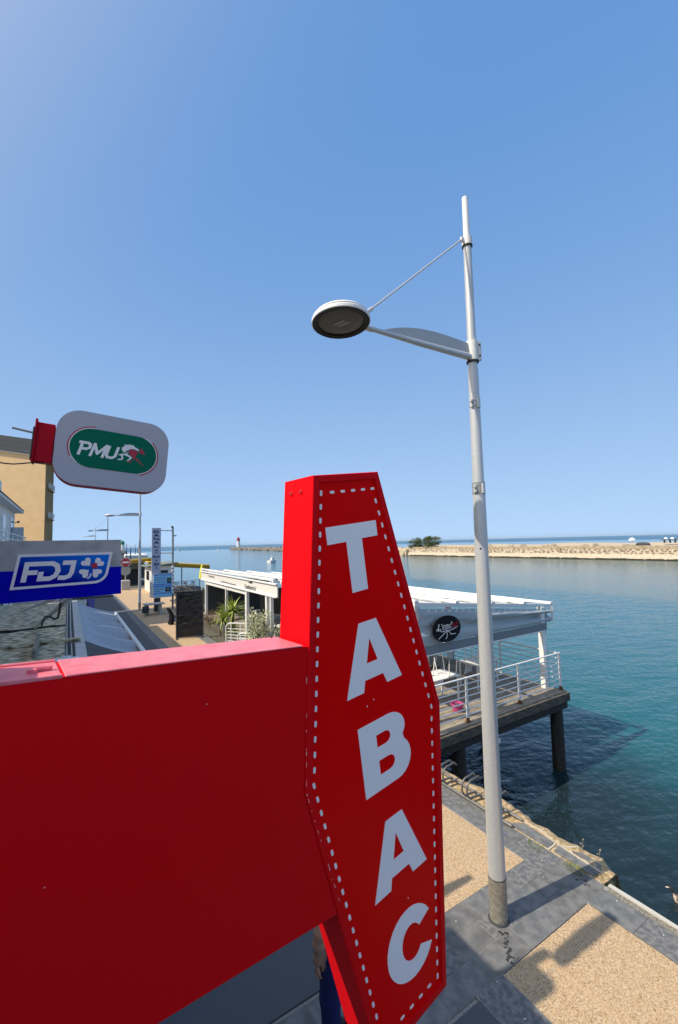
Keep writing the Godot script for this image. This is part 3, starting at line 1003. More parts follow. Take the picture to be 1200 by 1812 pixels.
	box(st, F * Vector3(-0.510, -0.005, -0.075), Vector3(0.014, 0.320, 0.150), F.basis, 0.002)
	obj("end_plate", st, M.darkred, br)
	st = mb()
	box(st, F * Vector3(-0.5215, -0.03, -0.075), Vector3(0.008, 0.24, 0.16), F.basis, 0.001)
	obj("backing_plate", st, M.dirty, br)
	for y in [0.060, -0.10]:
		st = mb()
		tube(st, [F * Vector3(-0.525, y, -0.075), F * Vector3(-0.525 - (0.13 if y > 0.0 else 0.05), y + 0.012, -0.075)], 0.008, 8)
		obj("fixing_rod", st, M.steel, br)
	st = mb()
	var pts := []
	for k in 15:
		var u := k / 14.0
		pts.append(F * Vector3(-0.44 - 0.62 * u, -0.158 - 0.045 * smoothstep(0, 0.35, u) + 0.025 * u * u, -0.045))
	tube(st, pts, 0.0052, 6)
	obj("cable", st, M.rubber, t)

func lottery_sign():
	var z := -4.8
	var t := thing("lottery_sign", "flat sign with blue lower half and slanted blue badge reading FDJ with a clover", "shop sign", Vector3(0, 0, z))
	var st := mb()
	prism(st, pv([Vector2(-1.02, 4.318), Vector2(0.447, 4.316), Vector2(0.444, 4.580), Vector2(-1.02, 4.585)]), -0.09, 0.0)
	obj("grey_top", st, M.cement, t)
	st = mb()
	prism(st, pv([Vector2(-1.02, 4.030), Vector2(0.449, 4.050), Vector2(0.447, 4.3155), Vector2(-1.02, 4.3175)]), -0.09, 0.001)
	obj("blue_bottom", st, M.blue, t)
	st = mb()
	var badge := [Vector2(-0.377, 4.461), Vector2(-0.432, 4.152), Vector2(0.205, 4.166)]
	badge.append_array(arc2(Vector2(0.215, 4.292), Vector2(0.122, 0.125), -84, -8, 8))
	badge.append(Vector2(0.370, 4.461))
	prism(st, pv(badge), 0.0015, 0.012)
	var bd := obj("badge_rim", st, M.letter, t)
	# the badge's print runs from dark blue to light blue on the upper right
	var im := Image.create(64, 64, false, Image.FORMAT_RGB8)
	for y in 64:
		for x in 64:
			var d := clampf((x / 64.0) * 0.75 + (1.0 - y / 64.0) * 0.85 - 0.55, 0, 1)
			im.set_pixel(x, y, Color(.002, .003, .34).lerp(Color(.008, .24, .86), d).linear_to_srgb())
	var bm := StandardMaterial3D.new()
	bm.albedo_texture = ImageTexture.create_from_image(im)
	bm.roughness = 0.45
	bm.metallic_specular = 0.15
	var inner: PackedVector2Array = Geometry2D.offset_polygon(pv(badge), -0.023, Geometry2D.JOIN_MITER)[0]
	st = mb()
	var idx := Geometry2D.triangulate_polygon(inner)
	for i in range(0, idx.size(), 3):
		var q := [inner[idx[i]], inner[idx[i + 1]], inner[idx[i + 2]]]
		if (q[1] - q[0]).cross(q[2] - q[0]) > 0.0: q = [q[0], q[2], q[1]]
		for v in q:
			st.set_normal(Vector3.BACK)
			st.set_uv(Vector2((v.x + 0.42) / 0.79, (4.461 - v.y) / 0.31))
			st.add_vertex(Vector3(v.x, v.y, 0.0128))
	obj("badge_print", st, bm, bd)
	var sh := Transform2D(Vector2(1, 0), Vector2(0.17, 1), Vector2(-4.30 * 0.17, 0))
	var g := [
		[[Vector2(-.322, 4.213), Vector2(-.322, 4.372), Vector2(-.2290, 4.372)], [Vector2(-.308, 4.296), Vector2(-.232, 4.296)]],
		[[Vector2(-.205, 4.300), Vector2(-.205, 4.236), Vector2(-.130, 4.236), Vector2(-.092, 4.258), Vector2(-.076, 4.304), Vector2(-.092, 4.350), Vector2(-.130, 4.372), Vector2(-.228, 4.372)]],
		[[Vector2(-.052, 4.374), Vector2(.034, 4.374), Vector2(.034, 4.282), Vector2(.020, 4.250), Vector2(-.014, 4.236), Vector2(-.066, 4.240)]]]
	for l in g:
		st = mb()
		var k := 0
		for path in l:
			for p in stroke(path, 0.040, sh): prism(st, p, 0.0130, 0.0150 + 0.0005 * k, Transform3D.IDENTITY, false)
			k += 1
		obj("letter", st, M.letter, bd)
	for a in [[Vector2(.152, 4.368), 130.0], [Vector2(.250, 4.362), 40.0], [Vector2(.136, 4.272), 215.0], [Vector2(.232, 4.270), 315.0]]:
		st = mb()
		var ax := deg_to_rad(a[1])
		var hx := []
		for k in 28:                                        # one heart-shaped leaf, its point at the middle of the clover
			var s := TAU * k / 28.0
			hx.append(Vector2(13.0 * cos(s) - 5.0 * cos(2 * s) - 2.0 * cos(3 * s) - cos(4 * s) + 2.0, 16.0 * pow(sin(s), 3.0)) * 0.00285)
		prism(st, Transform2D(ax, (a[0] as Vector2).lerp(Vector2(.193, 4.318), 0.05)) * pv(hx), 0.0130, 0.0148, Transform3D.IDENTITY, false)
		obj("clover_leaf", st, M.letter, bd)
	st = mb()
	for p in stroke([Vector2(.188, 4.262), Vector2(.178, 4.232), Vector2(.158, 4.214)], 0.012): prism(st, p, 0.0130, 0.0146, Transform3D.IDENTITY, false)
	obj("clover_stalk", st, M.letter, bd)
	st = mb()
	prism(st, Transform2D(0.08, Vector2(.216, 4.336)) * rrect(Vector2.ZERO, Vector2(.046, .048), 0.004, 2), 0.0152, 0.0165, Transform3D.IDENTITY, false)
	obj("red_square", st, M.redsign, bd)
	# braces down to the roof behind it, and their loose cable
	for a in [[Vector3(0.02, 4.04, -0.10), Vector3(-0.49, 3.08, -5.0)], [Vector3(-0.12, 4.04, -0.10), Vector3(-0.85, 3.08, -8.0)]]:
		st = mb()
		tube(st, [a[0], a[1]], 0.028, 8)
		obj("brace", st, M.galv, t)
	st = mb()
	var pts := []
	for k in 18:
		var u := k / 17.0
		pts.append(Vector3(-1.3 + 0.82 * u, 3.065 + 0.012 * sin(u * 9.0), -4.85 - 0.12 * u))
	for k in 12:
		var u := k / 11.0
		pts.append(Vector3(-0.46 + 0.42 * u + 0.03 * sin(u * 10.0), 3.08 + 0.84 * u + 0.05 * sin(u * 14.0), -4.9 + 4.6 * u))
	tube(st, pts, 0.013, 5)
	obj("cable", st, M.rubber, t)

# ---------------------------------------------------------------- street lamps
func make_lamp(called: String, label: String, full: bool) -> Node3D:
	var t := thing(called, label, "street lamp", Vector3.ZERO, 0.0, "street lamps along the quay")
	var sd := 28 if full else 10
	var st := mb()
	tube(st, [Vector3(0, 0.0, 0), Vector3(0, 0.485, 0)], [0.104, 0.103], sd)
	obj("pole_base", st, M.polebase, t)
	st = mb()
	tube(st, [Vector3(0, 0.49, 0), Vector3(0, 2.0, 0), Vector3(0, 4.2, 0), Vector3(0, 5.12, 0)], [0.100, 0.094, 0.083, 0.078], sd)
	obj("lower_pole", st, M.galv, t)
	st = mb()
	tube(st, [Vector3(0, 5.12, 0), Vector3(0, 6.70, 0)], [0.072, 0.064], sd)
	tube(st, [Vector3(0, 6.70, 0), Vector3(0, 8.36, 0)], [0.058, 0.052], sd)
	obj("middle_pole", st, M.galv, t)
	st = mb()
	tube(st, [Vector3(0, 8.36, 0), Vector3(0, 9.035, 0)], [0.043, 0.041], sd)
	obj("top_pole", st, M.white, t)
	st = mb()
	tube(st, [Vector3(0, 6.80, 0), Vector3(0, 7.06, 0)], 0.074, sd)
	box(st, Vector3(0.075, 6.93, 0.04), Vector3(0.05, 0.25, 0.06), Basis.IDENTITY, 0.006)
	var col := obj("arm_collar", st, M.offwhite, t)
	if full:
		for y in [6.86, 7.00]:
			st = mb()
			lathe(st, [Vector2(0.012, 0), Vector2(0.012, 0.008), Vector2(0, 0.010)], Vector3(0.060, y, 0.070), 8, Basis(Vector3.RIGHT, Vector3(0, 0, 1), Vector3.UP))
			obj("bolt", st, M.black, col)
		st = mb()
		tube(st, [Vector3(0, 6.775, 0), Vector3(0, 6.80, 0)], 0.078, sd)
		obj("collar_shadow_ring", st, M.rubber, col)
		st = mb()
		tube(st, [Vector3(0, 8.345, 0), Vector3(0, 8.365, 0)], 0.068, sd)
		obj("seal_ring", st, M.rubber, t)
	st = mb()
	tube(st, [Vector3(0, 8.365, 0), Vector3(0, 8.475, 0)], 0.066, sd)
	box(st, Vector3(-0.085, 8.42, 0), Vector3(0.07, 0.06, 0.03), Basis.IDENTITY, 0.004)
	obj("stay_collar", st, M.offwhite, t)
	st = mb()
	tube(st, [Vector3(-0.10, 8.42, 0), Vector3(-1.70, 6.98, 0)], 0.0115, 8)
	tube(st, [Vector3(-1.60, 7.07, 0), Vector3(-1.72, 6.965, 0)], 0.022, 8)
	obj("stay_rod", st, M.galv, t)
	st = mb()
	tube(st, [Vector3(-0.06, 6.845, 0), Vector3(-0.9, 6.83, 0), Vector3(-1.76, 6.83, 0)], [0.045, 0.036, 0.024], 14 if full else 8)
	tube(st, [Vector3(-1.60, 6.83, 0), Vector3(-1.70, 6.83, 0)], 0.033, 12)
	obj("arm", st, M.galv, t)
	st = mb()
	var fin := [Vector2(-0.065, 6.87)]
	for k in 13:
		var u := k / 12.0
		fin.append(Vector2(-0.065 - 1.42 * u, 7.02 + 0.03 * sin(u * 2.2) - 0.198 * u * u * u))
	fin.append(Vector2(-1.485, 6.84))
	prism(st, pv(fin), -0.006, 0.006)
	obj("arm_fin", st, mat(.42, .44, .45, 0.5, 0.0), t)
	# the round lantern
	var hc := Vector3(-2.016, 6.80, 0)
	var tilt := Basis(Vector3.RIGHT, deg_to_rad(-4.0)) * Basis.from_scale(Vector3.ONE * 1.06)
	st = mb()
	var s2 := 40 if full else 16
	lathe(st, [Vector2(0.0, 0.120), Vector2(0.12, 0.116), Vector2(0.21, 0.098), Vector2(0.262, 0.070), Vector2(0.280, 0.050), Vector2(0.280, 0.044)], hc, s2, tilt)
	lathe(st, [Vector2(0.286, 0.034), Vector2(0.292, 0.022), Vector2(0.292, -0.004), Vector2(0.284, -0.010)], hc, s2, tilt)
	var head := obj("lantern_shell", st, M.white, t)
	st = mb()
	lathe(st, [Vector2(0.279, 0.044), Vector2(0.272, 0.042), Vector2(0.272, 0.034), Vector2(0.286, 0.0335)], hc, s2, tilt)
	obj("shell_groove", st, mat(.30, .30, .24, 0.6), head)
	st = mb()
	lathe(st, [Vector2(0.2835, -0.0095), Vector2(0.276, -0.016), Vector2(0.228, -0.010), Vector2(0.226, 0.004)], hc, s2, tilt)
	obj("lantern_rim", st, M.black, head)
	st = mb()
	lathe(st, [Vector2(0.226, 0.002), Vector2(0.15, -0.004), Vector2(0.0, -0.006)], hc, s2, tilt)
	var lens := obj("lens", st, M.lens, head)
	if full:
		for k in 2:
			st = mb()
			box(st, hc + Vector3(-0.025 + 0.055 * k, -0.0085, 0.0), Vector3(0.034, 0.004, 0.13), tilt * Basis(Vector3.UP, 0.5), 0.001)
			obj("light_engine", st, M.reflector, lens)
		# bits strapped to the pole
		st = mb()
		var cover := []
		for k in 9: cover.append(Vector2(0.06 + 0.075 * sin(k / 8.0 * 2.2), 6.77 - 0.37 * k / 8.0))
		cover.append(Vector2(0.05, 6.40))
		cover.append(Vector2(0.05, 6.77))
		prism(st, pv(cover), -0.045, 0.045, Transform3D(Basis(Vector3.UP, 0.9), Vector3.ZERO))
		obj("sensor_box", st, mat(.24, .28, .31, 0.5), t)
		for y in [6.26, 6.19, 5.165, 5.10]:
			st = mb()
			var r := 0.068 if y > 6.0 else 0.080
			tube(st, [Vector3(0, y - 0.006, 0), Vector3(0, y + 0.006, 0)], r, 20)
			obj("strap", st, M.steel, t)
		for y in [6.225, 5.13]:
			st = mb()
			var r := 0.066 if y > 6.0 else 0.078
			box(st, Vector3(-0.02, y, r + 0.012), Vector3(0.045, 0.13, 0.03), Basis.IDENTITY, 0.004)
			box(st, Vector3(-r - 0.01, y, 0.02), Vector3(0.03, 0.10, 0.04), Basis.IDENTITY, 0.004)
			var cl := obj("clamp", st, M.galv, t)
			st = mb()
			tube(st, [Vector3(-r - 0.02, y + 0.005, 0.035), Vector3(-r - 0.06, y + 0.005, 0.055)], 0.008, 6)
			obj("clamp_bolt", st, M.black, cl)
		st = mb()
		tube(st, [Vector3(0, 5.06, 0), Vector3(0, 5.215, 0)], 0.0795, sd)
		obj("dark_sleeve", st, mat(.26, .27, .27, 0.5), t)
		st = mb()
		tube(st, [Vector3(0, 0.484, 0), Vector3(0, 0.491, 0)], 0.1045, sd)
		obj("joint_ring", st, M.rubber, t)
		st = mb()
		lathe(st, [Vector2(0.104, 0.02), Vector2(0.118, 0.012), Vector2(0.122, 0.0), Vector2(0.10, -0.01)], Vector3.ZERO, 24)
		obj("foot_ring", st, M.darkgrey, t)
		st = mb()
		box(st, Vector3(0.075, 2.05, 0.070), Vector3(0.03, 0.05, 0.02), Basis(Vector3.UP, 0.8), 0.004)
		tube(st, [Vector3(0.09, 0.97, 0.06), Vector3(0.125, 0.97, 0.08), Vector3(0.125, 0.93, 0.08)], 0.006, 6)
		obj("hook", st, M.white, t)
		# a few holes and scuffs
		st = mb()
		lathe(st, [Vector2(0.012, 0), Vector2(0.0, 0.001)], Vector3(-0.070, 4.38, 0.0445), 10, Basis(Vector3(0.535, 0, 0.845), Vector3(-0.845, 0, 0.535), Vector3(0, 1, 0)))
		obj("hole", st, M.black, t)
	return t

# ---------------------------------------------------------------- houses and roofs on the left
func near_house():
	var t := thing("near_shop_house", "pale rendered shop house whose wall carries the red tobacco sign", "building", Vector3(-0.7, 0, 0))
	var st := mb()
	box(st, Vector3(-4.3, 2.46, -3.475), Vector3(8.6, 4.92, 2.15))
	box(st, Vector3(-4.3, 2.10, 2.875), Vector3(8.6, 4.20, 10.55))
	obj("wall", st, M.plaster, t)
	st = mb()
	box(st, Vector3(-4.26, 4.94, -3.475), Vector3(8.54, 0.02, 2.08))
	box(st, Vector3(-4.26, 4.22, 2.875), Vector3(8.54, 0.02, 10.48))
	obj("roof", st, M.roof_old, t)
	for k in 3:
		st = mb()
		box(st, Vector3(0.03, 3.30, 0.9 + 2.6 * k), Vector3(0.06, 1.3, 1.2), Basis.IDENTITY, 0.01)
		var w := obj("window", st, M.white, t)
		st = mb()
		for s in [-1, 1]: box(st, Vector3(0.063, 3.30, 0.9 + 2.6 * k + 0.27 * s), Vector3(0.008, 1.12, 0.48))
		obj("pane", st, M.glass, w)
	st = mb()
	box(st, Vector3(0.03, 1.25, 3.0), Vector3(0.06, 2.5, 5.6), Basis.IDENTITY, 0.01)
	var sh := obj("shop_front", st, M.red, t)
	for k in 4:
		st = mb()
		box(st, Vector3(0.064, 1.25, 0.95 + 1.36 * k), Vector3(0.01, 2.1, 1.2))
		obj("pane", st, M.glass, sh)
	# unseen stub added on the parapet to cast the blob by the oval sign's shadow
	t = thing("shadow_stub", "short square stub on the parapet, unseen, added for its shadow", "shadow stub", Vector3(-0.80, 4.95, -3.67))
	st = mb()
	box(st, Vector3(0, 0.24, 0), Vector3(0.28, 0.48, 0.40), Basis.IDENTITY, 0.07)
	obj("masonry", st, M.plaster, t)
	st = mb()
	tube(st, [Vector3(0, 0.3, -0.13), Vector3(0, 0.78, -0.13)], 0.06, 12)
	obj("shadow_post", st, M.cement, t)  # added post, joins the stub's shadow to the oval sign's

func low_shop():
	var t := thing("low_shop", "low shop with weathered flat roof streaked black and grey, below the blue sign", "building", Vector3(0, 0, 0))
	var st := mb()
	box(st, Vector3(-2.0, 1.47, -9.95), Vector3(4.0, 2.94, 10.6))
	obj("wall", st, M.plaster, t)
	# the roof: four lengths of felt laid a little over one another
	var zs := [-4.66, -8.55, -10.2, -12.9, -15.35]
	var nz := noise(0.8, 401, 3)
	for k in 4:
		st = mb()
		var nx := 16
		var nzc := 14
		for i in nx:
			for j in nzc:
				var q := []
				for c in [[0, 0], [1, 0], [1, 1], [0, 1]]:
					var x: float = lerpf(-3.9, -0.02, float(i + c[0]) / nx)
					var z: float = lerpf(zs[k], zs[k + 1] - 0.03, float(j + c[1]) / nzc)
					q.append(Vector3(x, 3.0 + 0.012 * k * (-1 if k % 2 else 1) + 0.016 * nz.get_noise_2d(x * 2.0, z * 2.0), z))
				quad(st, q[0], q[1], q[2], q[3], Vector3.UP)
		obj("roof_sheet", st, M.roof_old, t)
	st = mb()
	box(st, Vector3(-1.3, 3.02, -8.42), Vector3(3.0, 0.05, 0.10), Basis(Vector3.UP, 0.01), 0.01)
	obj("roof_ridge", st, M.roof_old, t)
	st = mb()
	box(st, Vector3(-0.38, 3.06, -7.9), Vector3(0.05, 0.16, 1.0), Basis.IDENTITY, 0.008)
	obj("roof_board", st, M.wood, t)
	st = mb()
	box(st, Vector3(0.055, 2.93, -10.0), Vector3(0.13, 0.02, 10.7))
	obj("gutter_channel", st, M.black, t)
	for x in [0.012, 0.072]:
		st = mb()
		tube(st, [Vector3(x, 2.99, -4.7), Vector3(x - 0.012, 2.985, -10.0), Vector3(x, 2.99, -15.2)], 0.013, 6)
		obj("gutter_pipe", st, M.steel, t)
	st = mb()
	box(st, Vector3(0.185, 2.93, -10.0), Vector3(0.145, 0.10, 10.7), Basis.IDENTITY, 0.01)
	obj("fascia_board", st, M.cement, t)
	st = mb()
	box(st, Vector3(0.23, 1.45, -10.0), Vector3(0.05, 2.86, 10.64))
	obj("shop_wall", st, M.offwhite, t)
	st = mb()
	box(st, Vector3(0.01, 2.985, -6.95), Vector3(0.13, 0.02, 0.85), Basis(Vector3.FORWARD, 0.06), 0.003)
	obj("flashing", st, M.wallwhite, t)
	st = mb()
	box(st, Vector3(-0.55, 3.06, -6.55), Vector3(1.4, 0.10, 0.30), Basis.IDENTITY, 0.01)
	obj("roof_kerb", st, M.wallwhite, t)
	# set back behind the flat roof: the upper wall
	t = thing("upper_house", "plain rendered house wall set back above the flat roof, at the photo's left edge", "building", Vector3(0, 0, 0))
	st = mb()
	box(st, Vector3(-6.6, 3.3, -10.0), Vector3(8.4, 6.6, 10.4))
	obj("wall", st, M.plaster, t)
	st = mb()
	box(st, Vector3(-6.55, 6.64, -10.0), Vector3(8.6, 0.08, 10.5))
	obj("roof", st, M.cement, t)
	# the awning over the pavement, five pleats of grey-blue cloth
	t = thing("awning", "grey-blue pleated awning with a white front bar, below the blue sign", "awning", Vector3(0, 0, 0))
	st = mb()
	var za := -8.9
	var zb := -15.3
	var n := 5
	var nu := 10
	for k in n:
		for i in nu:
			for half in 8:
				var q := []
				for c in [[0, 0], [1, 0], [1, 1], [0, 1]]:
					var u: float = float(i + c[0]) / nu
					var v: float = (half + c[1]) / 8.0
					var z: float = lerpf(za, zb, (k + v) / n)
					q.append(Vector3(lerpf(0.27, 1.24, u), lerpf(2.90, 2.51, u) - 0.045 * sin(PI * u) - 0.17 * sin(u * 2.2) * sin(PI * pow(v, 2.2)), z))
				var nn: Vector3 = ((q[2] - q[0]) as Vector3).cross(q[1] - q[3]).normalized()
				if nn.y < 0: nn = -nn
				quad(st, q[0], q[1], q[2], q[3], nn)
	obj("cloth", st, M.awning, t)
	st = mb()
	tube(st, [Vector3(1.27, 2.49, za + 0.04), Vector3(1.27, 2.49, zb - 0.04)], 0.042, 10)
	obj("front_bar", st, M.wallwhite, t)
	st = mb()
	box(st, Vector3(1.27, 2.38, (za + zb) / 2.0), Vector3(0.012, 0.17, absf(zb - za)))
	obj("valance", st, M.awning, t)
	for z in [za + 0.5, (za + zb) / 2.0, zb + 0.5]:
		st = mb()
		tube(st, [Vector3(0.27, 2.60, z), Vector3(0.75, 2.62, z), Vector3(1.25, 2.46, z)], 0.022, 6)
		obj("folding_arm", st, M.wallwhite, t)
	# things hung out at the awning's far end
	var cl := [["white cotton shirt hanging beside the awning's far end", M.white, 0.40], ["purple and blue patterned cloth hanging beside the white shirt", mat(.13, .13, .42, 0.9), 0.62]]
	for k in 2:
		t = thing("hanging_shirt" if k == 0 else "hanging_cloth", cl[k][0], "clothing", Vector3(cl[k][2], 2.93, -15.75))
		st = mb()
		var sp := pv([Vector2(-.09, 0), Vector2(-.03, -.03), Vector2(.03, -.03), Vector2(.09, 0), Vector2(.17, -.20), Vector2(.10, -.22), Vector2(.10, -.62), Vector2(-.10, -.60), Vector2(-.09, -.22), Vector2(-.16, -.19)]) if k == 0 else rrect(Vector2(0, -.30), Vector2(.22, .60), 0.02, 2)
		prism(st, sp, -0.02, 0.02)
		obj("cloth", st, cl[k][1], t)
		st = mb()
		tube(st, [Vector3(0, 0, 0), Vector3(0, 0.06, 0), Vector3(-0.03, 0.09, 0)], 0.004, 5)
		obj("hook", st, M.steel, t)
	t = thing("clothes_rail", "dark rail with hanging clothes beside the awning's far end", "rail", Vector3(0.5, 2.99, -15.75))
	st = mb()
	tube(st, [Vector3(-0.45, 0.02, 0), Vector3(0.5, 0.0, 0)], 0.012, 6)
	obj("rod", st, M.black, t)
	st = mb()
	tube(st, [Vector3(-0.35, 0.01, 0.3), Vector3(0.75, -0.03, -0.1)], 0.030, 6)
	obj("roller", st, M.darkgrey, t)

func house_windows(t: Node3D, x: float, zs: Array, ys: Array, w: float, h: float):
	for z in zs:
		for y in ys:
			var st := mb()
			box(st, Vector3(x + 0.03, y, z), Vector3(0.08, h, w), Basis.IDENTITY, 0.01)
			var o := obj("window", st, M.white, t)
			st = mb()
			box(st, Vector3(x + 0.074, y, z), Vector3(0.01, h - 0.16, w - 0.16))
			obj("pane", st, M.glass, o)

func far_houses():
	# the white house with balconies
	var t := thing("white_house", "white house with flat eaves and railed balconies, left of the beige block", "building", Vector3(-2.47, 0, -22.2))
	var st := mb()
	box(st, Vector3(-4.0, 3.25, 0.0), Vector3(8.0, 6.5, 13.4))
	obj("wall", st, M.wallwhite, t)
	st = mb()
	box(st, Vector3(-3.82, 6.55, -0.12), Vector3(8.4, 0.12, 13.7), Basis.IDENTITY, 0.02)
	obj("eaves_slab", st, M.wallwhite, t)
	st = mb()
	box(st, Vector3(-3.7, 6.63, -0.12), Vector3(8.2, 0.05, 13.5), Basis.IDENTITY, 0.01)
	obj("roof", st, M.slate, t)
	st = mb()
	box(st, Vector3(-4.5, 7.35, 0.3), Vector3(8.0, 1.4, 12.2))
	obj("upper_storey", st, M.wallwhite, t)
	st = mb()
	box(st, Vector3(-0.42, 6.95, -6.0), Vector3(0.10, 0.55, 1.2), Basis.IDENTITY, 0.01)
	box(st, Vector3(-0.42, 7.24, -6.0), Vector3(0.18, 0.05, 1.3), Basis.IDENTITY, 0.01)
	obj("parapet", st, M.wallwhite, t)
	for k in 4:
		st = mb()
		box(st, Vector3(-0.47, 7.55 + 0.14 * k, 1.0), Vector3(0.06, 0.06, 10.0), Basis.IDENTITY, 0.01)
		obj("louvre", st, M.wallwhite, t)
	house_windows(t, 0.0, [-4.6, -1.6, 1.4, 4.4], [2.6, 5.3], 1.1, 1.6)
	st = mb()
	box(st, Vector3(0.22, 4.18, -0.2), Vector3(0.60, 0.14, 13.2), Basis.IDENTITY, 0.02)
	var b := obj("balcony", st, M.wallwhite, t)
	for y in [4.5, 4.72, 4.95, 5.18]:
		st = mb()
		tube(st, [Vector3(0.50, y, -6.6), Vector3(0.50, y, 6.2)], 0.022, 6)
		tube(st, [Vector3(0.50, y, -6.6), Vector3(0.02, y, -6.6)], 0.022, 6)
		obj("rail", st, M.white, b)
	for k in 7:
		st = mb()
		tube(st, [Vector3(0.50, 4.25, -6.6 + 2.13 * k), Vector3(0.50, 5.2, -6.6 + 2.13 * k)], 0.025, 6)
		obj("post", st, M.white, b)
	st = mb()
	box(st, Vector3(0.22, 5.0, -5.9), Vector3(0.5, 1.4, 0.05), Basis.IDENTITY, 0.01)
	obj("balcony_screen", st, mat(.45, .50, .50, 0.6), t)
	st = mb()
	tube(st, [Vector3(0.02, 5.95, -6.3), Vector3(0.22, 6.0, -6.3)], 0.02, 6)
	tube(st, [Vector3(0.20, 6.0, -6.36), Vector3(0.20, 6.0, -6.2)], 0.06, 8)
	obj("wall_lamp", st, M.darkgrey, t)
	# tall house behind it, unseen, added to shade the far paving
	t = thing("unseen_tall_house", "tall plain house set back behind the white house, unseen, added for its shadow on the quay", "building", Vector3(-6.2, 0, -32.6))
	st = mb()
	box(st, Vector3(-4.5, 6.9, 0.0), Vector3(9.0, 13.8, 6.6))
	obj("wall", st, M.plaster, t)
	st = mb()
	box(st, Vector3(-4.4, 13.9, 0.0), Vector3(9.3, 0.2, 6.9), Basis.IDENTITY, 0.02)
	obj("roof", st, M.slate, t)
	house_windows(t, 0.0, [-1.6, 1.6], [2.0, 5.0, 8.0, 11.0], 1.2, 1.6)
	t = thing("quayside_terrace_house", "low rendered house row between the white house and the beige block", "building", Vector3(-5.0, 0, -44.0))
	st = mb()
	box(st, Vector3(-4.0, 4.6, 0.0), Vector3(8.0, 9.2, 15.6))
	obj("wall", st, M.plaster, t)
	st = mb()
	box(st, Vector3(-4.0, 9.26, 0.0), Vector3(8.3, 0.12, 15.8), Basis.IDENTITY, 0.02)
	obj("roof", st, M.cement, t)
	house_windows(t, 0.0, [-5.4, -1.8, 1.8, 5.4], [2.0, 4.9, 7.6], 1.2, 1.5)
	# the beige block: a blank end wall, a dark roof edge, a brown street front
	t = thing("beige_block", "tall beige building with blank end wall, dark roof edge and brown street front", "building", Vector3(-2.30, 0, -58.0))
	var flat := Transform3D(Basis(Vector3.RIGHT, Vector3(0, 0, -1), Vector3.UP), Vector3.ZERO)
	var plan := pv([Vector2(0, 0), Vector2(0.62, 4.2), Vector2(-8, 18), Vector2(-15.2, 9.63)])
	st = mb()
	prism(st, plan, 0.0, 14.7, flat)
	obj("wall", st, M.beige, t)
	# the gable over the end wall rises away from the street
	var gd := Vector3(-15.2, 0, -9.63).normalized()
	var gb := Basis(gd, Vector3.UP, gd.cross(Vector3.UP))
	st = mb()
	prism(st, pv([Vector2(0, 14.69), Vector2(18.0, 14.69), Vector2(18.0, 17.6), Vector2(0, 14.90)]), 0.0, 9.0, Transform3D(gb, Vector3.ZERO))
	obj("gable", st, M.beige, t)
	var dv := Vector3(0.62, 0, -4.2).normalized()
	var nv := Vector3(4.2, 0, 0.62).normalized()
	var fb := Basis(nv, Vector3.UP, -dv)
	st = mb()
	box(st, dv * 2.1 + nv * 0.03 + Vector3(0, 7.33, 0), Vector3(0.06, 14.6, 4.2), fb)
	obj("street_front", st, M.brown, t)
	for k in 3:
		st = mb()
		box(st, dv * 2.1 + nv * 0.16 + Vector3(0, 4.6 + 3.35 * k, 0), Vector3(0.22, 0.14, 3.4), fb, 0.02)
		var bl := obj("balcony", st, M.brown, t)
		st = mb()
		for i in 8: box(st, dv * (0.6 + 0.45 * i) + nv * 0.25 + Vector3(0, 5.05 + 3.35 * k, 0), Vector3(0.05, 0.72 if i % 2 else 0.5, 0.10), fb)
		obj("baluster", st, M.offwhite, bl)
	for k in 3:
		st = mb()
		prism(st, pv([Vector2(-0.4 + 0.3 * k, 14.88 + 0.62 * k), Vector2(18.3, 17.84 + 0.62 * k), Vector2(18.3, 18.40 + 0.62 * k), Vector2(-0.4 + 0.3 * k, 15.44 + 0.62 * k)]), -0.30 + 0.08 * k, 9.3, Transform3D(gb, Vector3.ZERO))
		obj("roof_course", st, M.slate, t)
	st = mb()
	prism(st, pv([Vector2(-0.3, 14.78), Vector2(18.3, 17.74), Vector2(18.3, 17.83), Vector2(-0.3, 14.87)]), -0.22, 9.2, Transform3D(gb, Vector3.ZERO))
	obj("gutter", st, M.offwhite, t)

# ---------------------------------------------------------------- terraces over the water
func roof_y(x: float) -> float: return 2.94 - (x - 7.25) * 0.100

